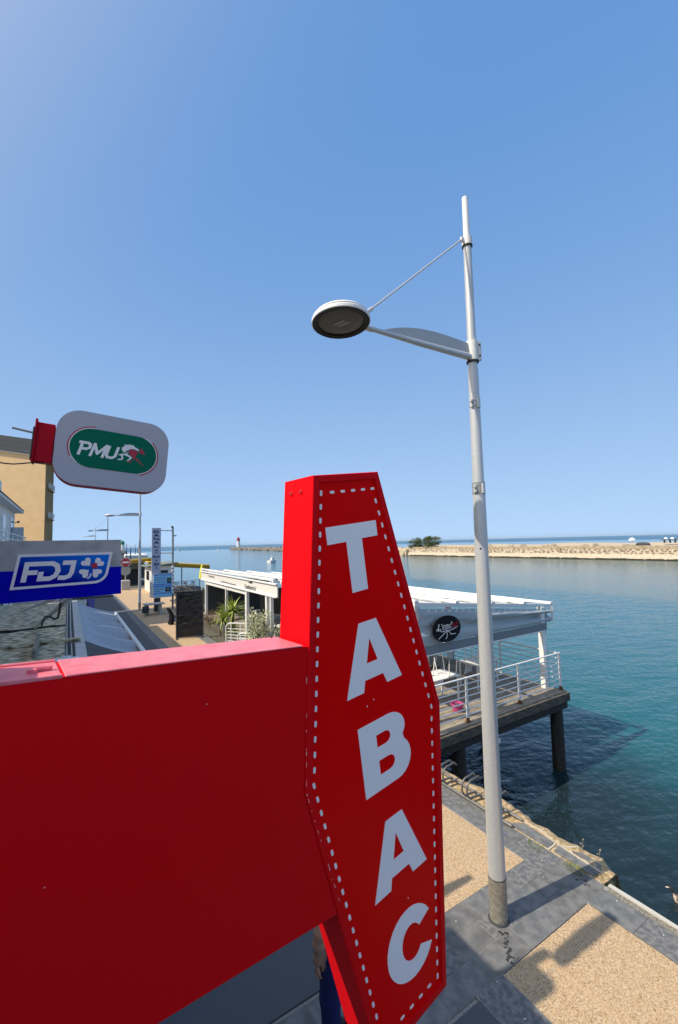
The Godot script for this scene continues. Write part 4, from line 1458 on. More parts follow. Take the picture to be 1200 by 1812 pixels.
func terrace_deck(t: Node3D, z0: float, z1: float, detailed: bool):
	# boards on beams on piles
	var z := z0 - 0.075
	var bm := {}
	while z > z1:
		if detailed:
			var key := rng.randi() % 3
			if not bm.has(key):
				var b := mb()
				box(b, Vector3(0, -0.02, 0), Vector3(5.86, 0.04, 0.137), Basis.IDENTITY, 0.004)
				bm[key] = b.commit()
			var o := put("deck_board", bm[key], [M.wood, M.wood2][rng.randi() % 2], t)
			o.position = Vector3(9.56, rng.randf_range(-0.002, 0.003), z)
			z -= 0.145
		else:
			z = z1
	if not detailed:
		var st2 := mb()
		var zz := z0 - 0.1
		while zz > z1:
			box(st2, Vector3(9.56, -0.02, zz), Vector3(5.86, 0.04, 0.19))
			zz -= 0.2
		stuff(obj("deck_boards", st2, M.wood, t))
	var st := mb()
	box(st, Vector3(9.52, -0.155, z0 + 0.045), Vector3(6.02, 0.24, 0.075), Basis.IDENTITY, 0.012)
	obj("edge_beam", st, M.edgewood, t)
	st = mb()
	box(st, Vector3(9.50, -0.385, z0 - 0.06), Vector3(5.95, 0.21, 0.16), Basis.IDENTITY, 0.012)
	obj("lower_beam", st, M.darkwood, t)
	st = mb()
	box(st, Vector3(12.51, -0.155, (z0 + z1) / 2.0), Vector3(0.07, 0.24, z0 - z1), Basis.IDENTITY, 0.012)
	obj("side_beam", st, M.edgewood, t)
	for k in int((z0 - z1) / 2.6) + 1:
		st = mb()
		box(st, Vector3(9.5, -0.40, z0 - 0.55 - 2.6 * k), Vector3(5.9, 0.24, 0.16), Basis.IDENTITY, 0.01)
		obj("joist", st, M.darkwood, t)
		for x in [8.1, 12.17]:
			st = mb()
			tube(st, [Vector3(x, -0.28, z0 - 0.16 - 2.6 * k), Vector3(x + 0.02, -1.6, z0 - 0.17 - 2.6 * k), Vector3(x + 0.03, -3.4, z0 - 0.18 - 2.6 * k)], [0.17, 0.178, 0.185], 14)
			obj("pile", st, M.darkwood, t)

func terrace_roof(t: Node3D, z0: float, z1: float, xs: Array, open := 0.06):
	# a light frame of white beams falling towards the water, with the cloth slung between them
	var x0: float = xs[0]
	var x1: float = xs[-1]
	for z in [z0, z1]:
		var st := mb()
		bar(st, Vector3(x0 - 0.06, roof_y(x0 - 0.06), z), Vector3(x1 + 0.06, roof_y(x1 + 0.06), z), 0.08, 0.10, Vector3.UP, 0.006)
		obj("cross_beam", st, M.white, t)
	for x in xs:
		var st := mb()
		bar(st, Vector3(x, roof_y(x) + 0.075, z0 + 0.05), Vector3(x, roof_y(x) + 0.075, z1 - 0.05), 0.13, 0.07, Vector3.UP, 0.008)
		obj("roof_beam", st, M.white, t)
	for i in xs.size() - 1:
		var st := mb()
		var n := 16
		var a: float = xs[i] + 0.07
		var b: float = xs[i + 1] - 0.07
		for k in n:
			for j in 4:
				var q := []
				for c in [[0, 0], [1, 0], [1, 1], [0, 1]]:
					var z: float = lerpf(z0 - open, z1 + 0.06, float(k + c[0]) / n)
					var x: float = lerpf(a, b, (j + c[1]) / 4.0)
					var sag := 0.05 * sin(PI * float(k + c[0]) * 0.5) * sin(PI * (j + c[1]) / 4.0)
					q.append(Vector3(x, roof_y(x) - 0.02 - absf(sag), z))
				quad(st, q[0], q[1], q[2], q[3], Vector3.UP)
		obj("roof_cloth", st, M.roofcloth, t)
	# the dark motor ends on the beams
	for i in xs.size():
		var st := mb()
		box(st, Vector3(xs[i] + 0.16, roof_y(xs[i]) + 0.04, z0 - 0.25 - 0.3 * (i % 2)), Vector3(0.18, 0.10, 0.16), Basis.IDENTITY, 0.01)
		obj("motor_end", st, M.darkgrey, t)

func railing(called: String, label: String, a: Vector3, b: Vector3, bars: int, h: float, posts: Array, m: Material, rusty: bool) -> Node3D:
	var t := thing(called, label, "railing", Vector3.ZERO)
	var d := (b - a).normalized()
	for k in bars:
		var y := h - (h - 0.16) * k / (bars - 1)
		var st := mb()
		tube(st, [a + Vector3(0, y, 0), b + Vector3(0, y, 0)], 0.023 if k == 0 else 0.016, 8)
		obj("rail", st, m, t)
	for u in posts:
		var st := mb()
		var p: Vector3 = a + d * u
		box(st, p + Vector3(0, h / 2.0, 0), Vector3(0.055, h + 0.03, 0.055), Basis.IDENTITY, 0.006)
		var o := obj("post", st, m, t)
		if rusty:
			st = mb()
			box(st, p + Vector3(0, 0.05, 0), Vector3(0.075, 0.10, 0.075), Basis.IDENTITY, 0.008)
			box(st, p + Vector3(0, 0.008, 0), Vector3(0.13, 0.016, 0.13), Basis.IDENTITY, 0.004)
			obj("rusty_foot", st, M.rust, o)
	return t

func make_table() -> Node3D:
	var t := thing("terrace_table", "white table carrying two upturned chairs, nearest the terrace's front rail", "table", Vector3.ZERO, 0.0, "tables on the near terrace")
	var st := mb()
	box(st, Vector3(0, 0.735, 0), Vector3(1.15, 0.035, 0.72), Basis.IDENTITY, 0.008)
	obj("table_top", st, M.white, t)
	for s in [[-1, -1], [1, -1], [-1, 1], [1, 1]]:
		st = mb()
		box(st, Vector3(0.52 * s[0], 0.36, 0.31 * s[1]), Vector3(0.045, 0.72, 0.045), Basis.IDENTITY, 0.005)
		obj("leg", st, M.white, t)
	return t

func make_chair(m: Material, called: String, label: String, grp: String) -> Node3D:
	var t := thing(called, label, "chair", Vector3.ZERO, 0.0, grp)
	var st := mb()
	prism(st, rrect(Vector2.ZERO, Vector2(0.44, 0.44), 0.10, 5), 0.44, 0.465, Transform3D(Basis(Vector3.RIGHT, Vector3(0, 0, -1), Vector3.UP), Vector3.ZERO))
	obj("seat", st, m, t)
	for s in [-1, 1]:
		st = mb()
		tube(st, [Vector3(0.19 * s, 0.45, -0.18), Vector3(0.22 * s, 0.0, -0.22)], 0.014, 6)
		obj("leg", st, m, t)
		st = mb()
		tube(st, [Vector3(0.19 * s, 0.45, 0.18), Vector3(0.22 * s, 0.0, 0.25)], 0.014, 6)
		obj("leg", st, m, t)
		st = mb()
		tube(st, [Vector3(0.20 * s, 0.45, 0.18), Vector3(0.195 * s, 0.86, 0.27)], 0.014, 6)
		obj("back_post", st, m, t)
	st = mb()
	box(st, Vector3(0, 0.70, 0.235), Vector3(0.38, 0.30, 0.014), Basis(Vector3.RIGHT, 0.21), 0.004)
	obj("backrest", st, m, t)
	return t

func terraces():
	var t := thing("near_terrace", "white-framed restaurant terrace on piles with grey drop blind and round black badge", "terrace", Vector3.ZERO)
	var z0 := -7.60
	var z1 := -16.1
	terrace_deck(t, z0, z1, true)
	var xs := [7.20, 8.6, 10.0, 11.4, 12.72]
	terrace_roof(t, -8.10, -15.9, xs, 0.45)
	for p in [Vector2(12.21, -8.10), Vector2(12.30, -12.0), Vector2(12.30, -15.8), Vector2(7.28, -8.2), Vector2(7.28, -12.0)]:
		var st := mb()
		var h := roof_y(p.x) - 0.05
		box(st, Vector3(p.x, h / 2.0, p.y), Vector3(0.17, h, 0.15), Basis.IDENTITY, 0.006)
		obj("post", st, M.white, t)
	var st := mb()
	tube(st, [Vector3(12.33, 2.3, -8.06), Vector3(12.36, 1.9, -8.05), Vector3(12.325, 1.5, -8.06), Vector3(12.33, 0.9, -8.05), Vector3(12.33, 0.1, -8.05)], 0.010, 5)
	obj("cable", st, M.rubber, t)
	st = mb()
	tube(st, [Vector3(12.72, 2.36, -8.06), Vector3(12.72, 1.95, -8.06)], 0.035, 6)
	obj("beam_end", st, M.white, t)
	# the grey blind, slack and creased
	var nz := noise(0.7, 501, 3)
	var blind := func(x: float, v: float) -> Vector3:
		var top := roof_y(x) - 0.10
		var y: float = lerpf(1.925, top, v)
		var u := (x - 7.25) / 5.3
		var fold := 0.10 * sin(v * 9.0 + 1.2 * sin(u * 3.0)) * (0.4 + u * 0.8) * sin(PI * v) + 0.05 * nz.get_noise_2d(x * 0.9, v * 5.0) * sin(PI * v)
		return Vector3(x, y, -8.06 + fold)
	st = mb()
	var nx := 60
	var ny := 22
	for i in nx:
		for j in ny:
			var a: Vector3 = blind.call(lerpf(7.24, 12.62, float(i) / nx), float(j) / ny)
			var b: Vector3 = blind.call(lerpf(7.24, 12.62, float(i + 1) / nx), float(j) / ny)
			var c: Vector3 = blind.call(lerpf(7.24, 12.62, float(i + 1) / nx), float(j + 1) / ny)
			var d: Vector3 = blind.call(lerpf(7.24, 12.62, float(i) / nx), float(j + 1) / ny)
			for q in [[a, c, b], [a, d, c]]:
				for p in q: st.add_vertex(p)
	st.index()
	st.generate_normals()
	var bl := obj("drop_blind", st, M.canvas, t)
	st = mb()
	box(st, Vector3(9.86, 1.81, -8.03), Vector3(5.0, 0.225, 0.012))
	obj("lower_hem", st, M.canvas_dark, bl)
	st = mb()
	tube(st, [Vector3(7.36, 1.69, -8.03), Vector3(12.36, 1.69, -8.03)], 0.018, 8)
	obj("bottom_bar", st, M.white, bl)
	for k in 22:
		st = mb()
		var x := 7.5 + 0.24 * k
		tube(st, [Vector3(x, roof_y(x) - 0.17, -7.992), Vector3(x + 0.05, roof_y(x) - 0.11, -7.992)], 0.005, 5)
		obj("lacing", st, M.canvas, bl)
	# the badge: a black disc with a script word, its last letters red
	var c := Vector3(8.06, 2.285, -7.93)
	st = mb()
	prism(st, pv(arc2(Vector2.ZERO, Vector2(0.49, 0.325), 0, 352, 36)), -0.02, 0.0, Transform3D(Basis.IDENTITY, c))
	var bd := obj("badge", st, M.black, bl)
	var w := words("L'end", false, 0.155, M.letter, bd, "lettering", "Droid Serif")
	w.transform = Transform3D(Basis(Vector3(0.92, 0.05, 0), Vector3(0.20, 1, 0), Vector3(0, 0, 1)), c + Vector3(-0.07, 0.06, 0.006))
	var w2 := words("roit", false, 0.150, M.crimson, bd, "lettering", "Droid Serif")
	w2.transform = Transform3D(Basis(Vector3(0.78, 0.05, 0), Vector3(0.20, 1, 0), Vector3(0, 0, 1)), c + Vector3(0.265, 0.075, 0.006))
	for sk in [[[-.36, -.02], [-.33, .03], [-.17, -.06], [-.02, -.04], [.10, -.05], [.22, -.03], [.38, .02]], [[-.30, -.22], [-.05, -.08], [.03, -.06], [.10, -.10], [.13, -.15], [.30, -.15]], [[.0, -.06], [.0, -.18], [-.05, -.25]]]:
		st = mb()
		var pts := []
		for p in sk: pts.append(Vector2(p[0], p[1]))
		for p in stroke(pts, 0.016): prism(st, p, 0.0005, 0.004, Transform3D(Basis.IDENTITY, c), false)
		obj("flourish", st, M.letter, bd)
	# rails
	railing("front_railing", "white railing of six bars along the near terrace's front, with rusty post feet", Vector3(6.75, 0, -7.74), Vector3(12.44, 0, -7.74), 7, 1.06, [0.05, 1.705, 3.757, 5.69], M.white, true)
	railing("side_railing", "white side railing along the water behind the upturned chairs", Vector3(12.40, 0, -7.80), Vector3(12.40, 0, -16.0), 7, 1.06, [2.0, 4.1, 6.2, 8.1], M.white, false)
	# tables with chairs upside down on them
	var tb := make_table()
	tb.position = Vector3(8.75, 0, -9.10)
	dup(tb, Vector3(10.9, 0, -9.45), 0.12, "white table carrying two upturned chairs, behind the lamp post's right side")
	dup(tb, Vector3(9.0, 0, -11.4), -0.1, "white table carrying upturned chairs, second from the terrace's front")
	dup(tb, Vector3(11.2, 0, -11.8), 0.05, "white table with upturned chairs beside the terrace's side railing")
	var ch := make_chair(M.white, "white_chair", "white chair upturned on the nearest table, its back hanging over the edge", "chairs upturned on terrace tables")
	var flip := func(o: Node3D, at: Vector3, turn: float):
		o.transform = Transform3D(Basis(Vector3.UP, turn) * Basis(Vector3.RIGHT, PI), at)
	flip.call(ch, Vector3(9.02, 1.225, -8.95), 0.25)
	var places := [[8.48, -9.30, 2.9, "white chair upturned on the nearest table, its legs furthest left"], [10.65, -9.35, 0.2, "white chair upturned on the table right of the lamp post, nearer the post"], [11.15, -9.55, 3.3, "white chair upturned on the table right of the lamp post, nearer the side railing"], [8.8, -11.3, 0.4, "white chair upturned on the second table, deep under the terrace roof"], [11.0, -11.7, 0.1, "white chair upturned on the table by the side railing"], [11.45, -11.9, 3.0, "white chair upturned beside another on the table by the side railing"]]
	for p in places:
		var o := dup(ch, Vector3.ZERO, 0.0, p[3])
		flip.call(o, Vector3(p[0], 1.225, p[1]), p[2])
	var dk := make_chair(M.darkgrey, "dark_chair", "dark chair leaning among the tables behind the lamp post", "dark chairs on the near terrace")
	dk.position = Vector3(9.75, 0, -10.2)
	dk.rotation = Vector3(0.25, 0.6, 0.15)
	dk.position.y = 0.05
	dup(dk, Vector3(8.3, 0, -10.3), 1.4, "dark chair on the terrace floor behind the nearest table")
	dup(dk, Vector3(7.7, 0, -11.6), 2.2, "dark chair in the terrace's shade beside the red sign's edge")
	t = thing("pink_flower_pot", "bright pink plastic pot on the deck boards behind the railing", "flower pot", Vector3(8.75, 0, -8.35))
	st = mb()
	lathe(st, [Vector2(0.0, 0.0), Vector2(0.11, 0.0), Vector2(0.155, 0.17), Vector2(0.175, 0.17), Vector2(0.175, 0.205), Vector2(0.15, 0.205), Vector2(0.14, 0.14), Vector2(0.0, 0.14)], Vector3.ZERO, 16)
	obj("pot", st, M.pink, t)
	st = mb()
	lathe(st, [Vector2(0.14, 0.15), Vector2(0.0, 0.155)], Vector3.ZERO, 12)
	obj("soil", st, M.dirty, t)
	# the farther terrace with the long white fascia
	t = thing("far_terrace", "white restaurant terrace with long lettered fascia over the quay's edge", "terrace", Vector3.ZERO)
	z0 = -16.9
	z1 = -28.6
	terrace_deck(t, z0, z1, false)
	terrace_roof(t, z0 - 0.1, z1 + 0.1, [7.34, 8.8, 10.4, 12.2])
	st = mb()
	var fa := Vector3(7.24, 2.60, -16.4)
	var fb := Vector3(7.36, 2.60, -28.7)
	bar(st, fa, fb, 0.05, 0.50, Vector3.UP, 0.006)
	var fascia := obj("fascia", st, M.offwhite, t)
	for y in [2.855, 2.34]:
		st = mb()
		bar(st, Vector3(fa.x - 0.03, y, fa.z), Vector3(fb.x - 0.03, y, fb.z), 0.12, 0.06, Vector3.UP, 0.006)
		obj("fascia_trim", st, M.white, fascia)
	var left_turn := Basis(Vector3.UP, -PI / 2.0)
	var lt := words("Continental", false, 0.20, M.dirty, fascia, "lettering", "Droid Serif")
	lt.transform = Transform3D(left_turn * Basis(Vector3(1, 0, 0), Vector3(0.15, 1, 0), Vector3(0, 0, 1)), Vector3(7.235, 2.50, -19.55))
	st = mb()
	var hat := [Vector2(-.34, .0), Vector2(-.12, .06), Vector2(-.06, .14), Vector2(.10, .16), Vector2(.16, .08), Vector2(.30, .10), Vector2(.18, .0), Vector2(.05, -.02), Vector2(-.1, .02)]
	prism(st, pv(hat), 0.0, 0.006, Transform3D(left_turn, Vector3(7.237, 2.70, -19.5)))
	obj("hat_emblem", st, M.dirty, fascia)
	for k in 5:                                             # the small print, two wavering lines
		st = mb()
		var zz: float = [-17.2, -17.9, -22.3, -23.6, -26.2][k]
		var pts := []
		for i in 14: pts.append(Vector2(-0.65 + 0.1 * i, 0.018 * sin(i * 2.4)))
		for p in stroke(pts, 0.035): prism(st, p, 0.0, 0.004, Transform3D(left_turn, Vector3(7.27 - 0.01 * (zz + 16.4) * -0.2, [2.52, 2.56, 2.47, 2.50, 2.68][k], zz)), false)
		obj("small_print", st, M.dirty, fascia)
	for p in [[7.36, -27.6, 0.16], [7.33, -23.4, 0.10], [7.30, -20.15, 0.20], [7.26, -17.55, 0.16], [7.26, -17.1, 0.10], [12.1, -28.3, 0.14], [12.1, -22.5, 0.14], [12.1, -17.2, 0.14]]:
		st = mb()
		var h: float = minf(roof_y(p[0]) - 0.05, 2.35)
		box(st, Vector3(p[0], h / 2.0, p[1]), Vector3(0.14, h, p[2]), Basis.IDENTITY, 0.006)
		obj("post", st, M.white, t)
	st = mb()
	bar(st, Vector3(7.33, 2.18, -20.2), Vector3(7.36, 2.18, -27.6), 0.09, 0.16, Vector3.UP, 0.006)
	obj("inner_lintel", st, M.white, t)
	st = mb()
	box(st, Vector3(9.7, 1.15, -28.45), Vector3(4.4, 2.2, 0.06))
	obj("end_screen", st, M.darkgrey, t)
	st = mb()
	box(st, Vector3(9.2, 1.62, -20.6), Vector3(1.6, 1.3, 0.10), Basis.IDENTITY, 0.01)
	obj("rolled_blind", st, mat(.05, .047, .042, 0.8), t)
	st = mb()
	box(st, Vector3(8.35, 1.2, -20.55), Vector3(0.42, 2.4, 0.22), Basis.IDENTITY, 0.01)
	obj("dark_column", st, mat(.075, .075, .078, 0.7), t)
	railing("far_side_railing", "pale railing along the water's side of the farther terrace", Vector3(12.3, 0, -17.0), Vector3(12.3, 0, -28.4), 6, 1.06, [0.1, 2.9, 5.7, 8.5, 11.3], M.white, false)
	railing("far_front_railing", "pale bars across the near end of the farther terrace", Vector3(7.6, 0, -16.95), Vector3(12.2, 0, -16.95), 6, 1.06, [0.1, 2.3, 4.5], M.white, false)
	for k in 5:
		var o := dup(tb, Vector3(8.7 + 1.7 * (k % 2), 0, -18.6 - 1.9 * k), 0.1 * k, ["pale table on the farther terrace behind the white gate", "pale table on the farther terrace nearer the water", "pale table under the rolled dark blind", "pale table on the farther terrace by the water's railing", "pale table deep in the farther terrace behind the spiky plant"][k], "tables on the far terrace")
		o.position.y = 0.0
		var o2 := dup(dk, Vector3(8.2 + 1.7 * (k % 2), 0, -18.2 - 1.9 * k), 0.9 * k, ["dark chair behind the white gate on the farther terrace", "dark chair on the farther terrace nearer the water", "dark chair below the rolled dark blind", "dark chair beside the farther terrace's water railing", "dark chair behind the spiky plant"][k], "dark chairs on the far terrace")
		o2.rotation = Vector3(0, 0.9 * k, 0)
	# a yellow furled flag at the fascia's far end
	t = thing("yellow_parasol", "small furled yellow parasol standing at the white fascia's far end", "parasol", Vector3(7.55, 0, -29.4))
	st = mb()
	tube(st, [Vector3.ZERO, Vector3(0, 3.35, 0)], 0.025, 8)
	lathe(st, [Vector2(0.22, 0.0), Vector2(0.22, 0.06), Vector2(0.0, 0.08)], Vector3.ZERO, 12)
	obj("pole", st, M.white, t)
	st = mb()
	lathe(st, [Vector2(0.05, 2.42), Vector2(0.20, 2.36), Vector2(0.16, 2.75), Vector2(0.07, 3.15), Vector2(0.0, 3.32)], Vector3.ZERO, 10)
	obj("canopy", st, M.flagyellow, t)

# ---------------------------------------------------------------- things on the quay
func street_things():
	var st: SurfaceTool
	# the black screen of crumpled sheeting
	var a := Vector3(4.526, 0, -22.44)
	var b := Vector3(5.742, 0, -22.11)
	var d := (b - a).normalized()
	var t := thing("black_screen", "upright screen of shiny crumpled black sheeting in a dark frame", "screen", a, atan2(-d.z, d.x))
	var w := a.distance_to(b)
	st = mb()
	var nz := noise(1.2, 601, 4)
	var nx := 44
	var ny := 66
	var pt := func(i: int, j: int) -> Vector3:
		var x := w * i / nx
		var y := 0.06 + 2.20 * j / ny
		var e := minf(1.0, minf(minf(i, nx - i), minf(j, ny - j)) / 3.0)
		return Vector3(x, y, 0.01 + 0.042 * e * (nz.get_noise_2d(x * 1.1 + y * 0.6, y * 6.5 - x * 2.2) + 0.5 * nz.get_noise_2d(x * 2.4, y * 13.0 + 40.0)))
	for i in nx:
		for j in ny:
			var q := [pt.call(i, j), pt.call(i + 1, j), pt.call(i + 1, j + 1), pt.call(i, j + 1)]
			for k in [0, 2, 1, 0, 3, 2]: st.add_vertex(q[k])
	st.generate_normals()
	var sheet := mat(.010, .010, .012, 0.30)
	sheet.cull_mode = BaseMaterial3D.CULL_DISABLED
	obj("sheeting", st, sheet, t)
	for f in [[Vector3(0, 0, 0), Vector3(0, 2.30, 0)], [Vector3(w, 0, 0), Vector3(w, 2.30, 0)], [Vector3(0, 2.29, 0), Vector3(w, 2.29, 0)], [Vector3(0, 0.06, 0), Vector3(w, 0.06, 0)]]:
		st = mb()
		bar(st, f[0], f[1], 0.045, 0.045, Vector3.BACK, 0.004)
		obj("frame_bar", st, mat(.10, .10, .085, 0.6), t)
	for x in [0.05, w - 0.05]:
		st = mb()
		box(st, Vector3(x, 0.02, 0), Vector3(0.06, 0.04, 0.5), Basis.IDENTITY, 0.006)
		obj("foot", st, M.darkgrey, t)
	# the tall name board of the canal trips
	t = thing("canal_totem", "tall white board lettered CANAL DU MIDI downwards above a blue information panel", "sign board", Vector3(5.0, 0, -32.9))
	st = mb()
	box(st, Vector3(0.275, 4.25, 0.0), Vector3(0.60, 3.20, 0.10), Basis.IDENTITY, 0.01)
	var board := obj("name_board", st, mat(.42, .46, .56, 0.5), t)
	var y := 5.72
	var block := {"C": [[[1, .8], [.82, 1], [.2, 1], [0, .8], [0, .2], [.2, 0], [.82, 0], [1, .2]]], "A": [[[0, -.1], [.42, 1], [.58, 1], [1, -.1]], [[.22, .3], [.78, .3]]], "N": [[[.05, -.1], [.05, 1.0], [.95, 0.0], [.95, 1.1]]], "L": [[[.1, 1.1], [.1, 0], [1, 0]]], "D": [[[.05, 0], [.6, 0], [.95, .25], [.95, .75], [.6, 1], [.05, 1]], [[.1, 0], [.1, 1]]], "U": [[[.05, 1.1], [.05, .2], [.3, 0], [.7, 0], [.95, .2], [.95, 1.1]]], "M": [[[-.05, -.1], [-.05, 1], [.12, 1], [.5, .25], [.88, 1], [1.05, 1], [1.05, -.1]]], "I": [[[.5, -.1], [.5, 1.1]]]}
	for ch in [["C", .25], ["A", .25], ["N", .25], ["A", .25], ["L", .25], ["", .10], ["D", .14], ["U", .14], ["", .12], ["M", .25], ["I", .25], ["D", .25], ["I", .25]]:
		if ch[0] == "":
			y -= ch[1]
			continue
		var ls := mb()
		var kk := 0
		for path in block[ch[0]]:
			var q := []
			for v in path: q.append(Vector2((v[0] - 0.5) * ch[1] * 1.30 + 0.275, y - ch[1] * (0.86 - 0.50 * v[1])))
			for pp in stroke(q, ch[1] * 0.29): prism(ls, pp, 0.0505, 0.056 + 0.001 * kk, Transform3D.IDENTITY, false)
			kk += 1
		obj("letter", ls, M.navy, board)
		y -= ch[1] * 1.02
	st = mb()
	box(st, Vector3(0.70, 1.79, 0.06), Vector3(1.25, 1.68, 0.10), Basis.IDENTITY, 0.01)
	var panel := obj("information_panel", st, mat(.55, .62, .68, 0.5), t)
	var im := Image.create(250, 336, false, Image.FORMAT_RGB8)
	var cc := func(r, g, bl): return Color(r, g, bl).linear_to_srgb()
	im.fill(cc.call(.30, .66, .95))
	im.fill_rect(Rect2i(0, 0, 250, 30), cc.call(.03, .25, .60))
	im.fill_rect(Rect2i(0, 148, 250, 44), cc.call(.01, .24, .72))
	im.fill_rect(Rect2i(0, 268, 250, 24), cc.call(.01, .24, .72))
	im.fill_rect(Rect2i(180, 62, 64, 46), cc.call(.04, .12, .08))
	im.fill_rect(Rect2i(180, 112, 64, 30), cc.call(.02, .03, .05))
	im.fill_rect(Rect2i(160, 200, 76, 62), cc.call(.01, .012, .02))
	im.fill_rect(Rect2i(184, 218, 30, 24), cc.call(.35, .35, .36))
	var r2 := RandomNumberGenerator.new()
	r2.seed = 77
	for row in [[8, 12, 230, .55], [46, 10, 165, .06], [70, 10, 150, .06], [94, 9, 160, .06], [122, 9, 150, .06], [162, 13, 230, .6], [206, 9, 140, .05], [226, 9, 130, .05], [246, 9, 90, .05], [276, 9, 220, .6]]:
		var x := 12
		while x < row[2]:
			var ww := r2.randi_range(5, 18)
			im.fill_rect(Rect2i(x, row[0], ww, row[1]), cc.call(row[3], row[3] * 1.02, minf(row[3] * 1.1 + .1, 1)))
			x += ww + 4
	var pm := StandardMaterial3D.new()
	pm.albedo_texture = ImageTexture.create_from_image(im)
	pm.roughness = 0.4
	var qm := QuadMesh.new()
	qm.size = Vector2(1.22, 1.64)
	var pr := put("panel_print", qm, pm, panel)
	pr.position = Vector3(0.70, 1.79, 0.1125)
	st = mb()
	box(st, Vector3(0.03, 1.85, -0.42), Vector3(0.08, 1.80, 0.85), Basis.IDENTITY, 0.01)
	var side := obj("side_panel", st, M.white, t)
	st = mb()
	for k in 14: box(st, Vector3(-0.013, 1.15 + 0.10 * k, -0.30), Vector3(0.006, 0.05, 0.20 + 0.12 * float(k % 3)), Basis.IDENTITY)
	obj("side_print", st, M.panelblue, side)
	st = mb()
	box(st, Vector3(0.35, 0.47, 0.05), Vector3(0.42, 0.92, 0.12), Basis.IDENTITY, 0.02)
	obj("stand", st, M.darkgrey, t)
	t = thing("banner_post", "slim grey post with two side arms holding the CANAL DU MIDI board", "post", Vector3(6.45, 0, -33.2))
	st = mb()
	tube(st, [Vector3.ZERO, Vector3(0, 5.85, 0)], 0.065, 10)
	obj("pole", st, mat(.22, .235, .25, 0.5, 0.3), t)
	for yy in [5.66, 4.05]:
		st = mb()
		tube(st, [Vector3(0, yy, 0), Vector3(-0.88, yy, 0.28)], 0.04, 8)
		obj("side_arm", st, M.galv, t)
	st = mb()
	lathe(st, [Vector2(0.0, 0.0), Vector2(0.10, 0.02), Vector2(0.10, 0.10), Vector2(0.0, 0.16)], Vector3(-0.04, 5.85, 0), 8)
	box(st, Vector3(0.14, 5.28, 0), Vector3(0.22, 0.07, 0.07))
	obj("fitting", st, M.darkgrey, t)
	for k in 8:
		st = mb()
		box(st, Vector3(0, 1.2 + 0.26 * k, 0.02), Vector3(0.17, 0.15, 0.14), Basis.IDENTITY, 0.01)
		obj("white_band", st, M.white, t)
	# table and benches at its foot
	t = thing("stone_table", "grey concrete table and bench at the foot of the blue panel", "picnic table", Vector3(4.82, 0, -31.6))
	st = mb()
	box(st, Vector3(0.10, 0.70, 0), Vector3(1.3, 0.08, 0.8), Basis.IDENTITY, 0.02)
	obj("table_top", st, M.cement, t)
	for x in [-0.32, 0.5]:
		st = mb()
		box(st, Vector3(x, 0.33, 0), Vector3(0.16, 0.66, 0.6), Basis.IDENTITY, 0.02)
		obj("leg", st, M.cement, t)
	st = mb()
	box(st, Vector3(-0.45, 0.40, 0.4), Vector3(0.36, 0.42, 0.5), Basis.IDENTITY, 0.02)
	obj("stool_block", st, M.darkgrey, t)
	t = thing("black_bench", "black slatted bench standing between the blue panel and the black screen", "bench", Vector3(5.35, 0, -26.9), 0.15)
	for k in 3:
		st = mb()
		box(st, Vector3(0.30, 0.43, -0.16 + 0.17 * k), Vector3(0.95, 0.05, 0.14), Basis.IDENTITY, 0.008)
		obj("seat_slat", st, M.darkgrey, t)
	st = mb()
	prism(st, pv([Vector2(-.34, .0), Vector2(-.14, .0), Vector2(-.10, .44), Vector2(-.16, .62), Vector2(-.34, .95), Vector2(-.42, .92), Vector2(-.27, .58), Vector2(-.24, .40)]), -0.22, 0.22)
	obj("end_back", st, M.black, t)
	st = mb()
	box(st, Vector3(0.72, 0.20, 0), Vector3(0.12, 0.40, 0.44), Basis.IDENTITY, 0.01)
	obj("leg", st, M.black, t)
	# the no-entry sign in its tub
	t = thing("no_entry_sign", "round red no entry sign above a grey disc, standing in a concrete tub", "road sign", Vector3(5.28, 0, -52.2))
	st = mb()
	tube(st, [Vector3(0, 0.3, 0), Vector3(0, 3.3, 0)], 0.045, 8)
	obj("post", st, M.galv, t)
	for k in 2:
		st = mb()
		tube(st, [Vector3(0, [2.92, 2.02][k], 0.05), Vector3(0, [2.92, 2.02][k], 0.075)], [0.50, 0.52][k], 24)
		var disc := obj("disc", st, [M.white, mat(.34, .36, .36, 0.5)][k], t)
		if k == 0:
			st = mb()
			tube(st, [Vector3(0, 2.92, 0.076), Vector3(0, 2.92, 0.082)], 0.45, 24)
			obj("red_face", st, M.redsign, disc)
			st = mb()
			box(st, Vector3(0, 2.92, 0.086), Vector3(0.66, 0.19, 0.01))
			obj("white_bar", st, M.white, disc)
	st = mb()
	box(st, Vector3(0, 0.5, 0), Vector3(0.85, 1.0, 0.85), Basis.IDENTITY, 0.04)
	obj("tub", st, M.cement, t)
	# the bicycle rack by the water
	t = thing("bicycle_rack", "low galvanised bicycle rack of looped bars along the quay's edge", "bicycle rack", Vector3(6.02, 0, -4.62))
	for x in [-0.10, 0.16]:
		st = mb()
		tube(st, [Vector3(x, 0.035, 0), Vector3(x, 0.035, -4.4)], 0.024, 8)
		obj("base_rail", st, M.steel, t)
	for k in 8:
		for s in [0, 1]:
			st = mb()
			var pts := []
			var z: float = -0.26 - 0.56 * k - 0.11 * s
			for p in arc2(Vector2(-0.02, 0.20), Vector2(0.13, 0.15), -110, 100, 14): pts.append(Vector3(-0.18 + (0.13 - p.x) * 1.0 - 0.02, p.y + 0.01, z))
			pts.push_front(Vector3(0.16, 0.05, z))
			pts.append(Vector3(0.14, 0.36, z - 0.02))
			pts.append(Vector3(0.20, 0.30, z - 0.02))
			tube(st, pts, 0.0165, 6)
			obj("wheel_loop", st, M.rack, t)
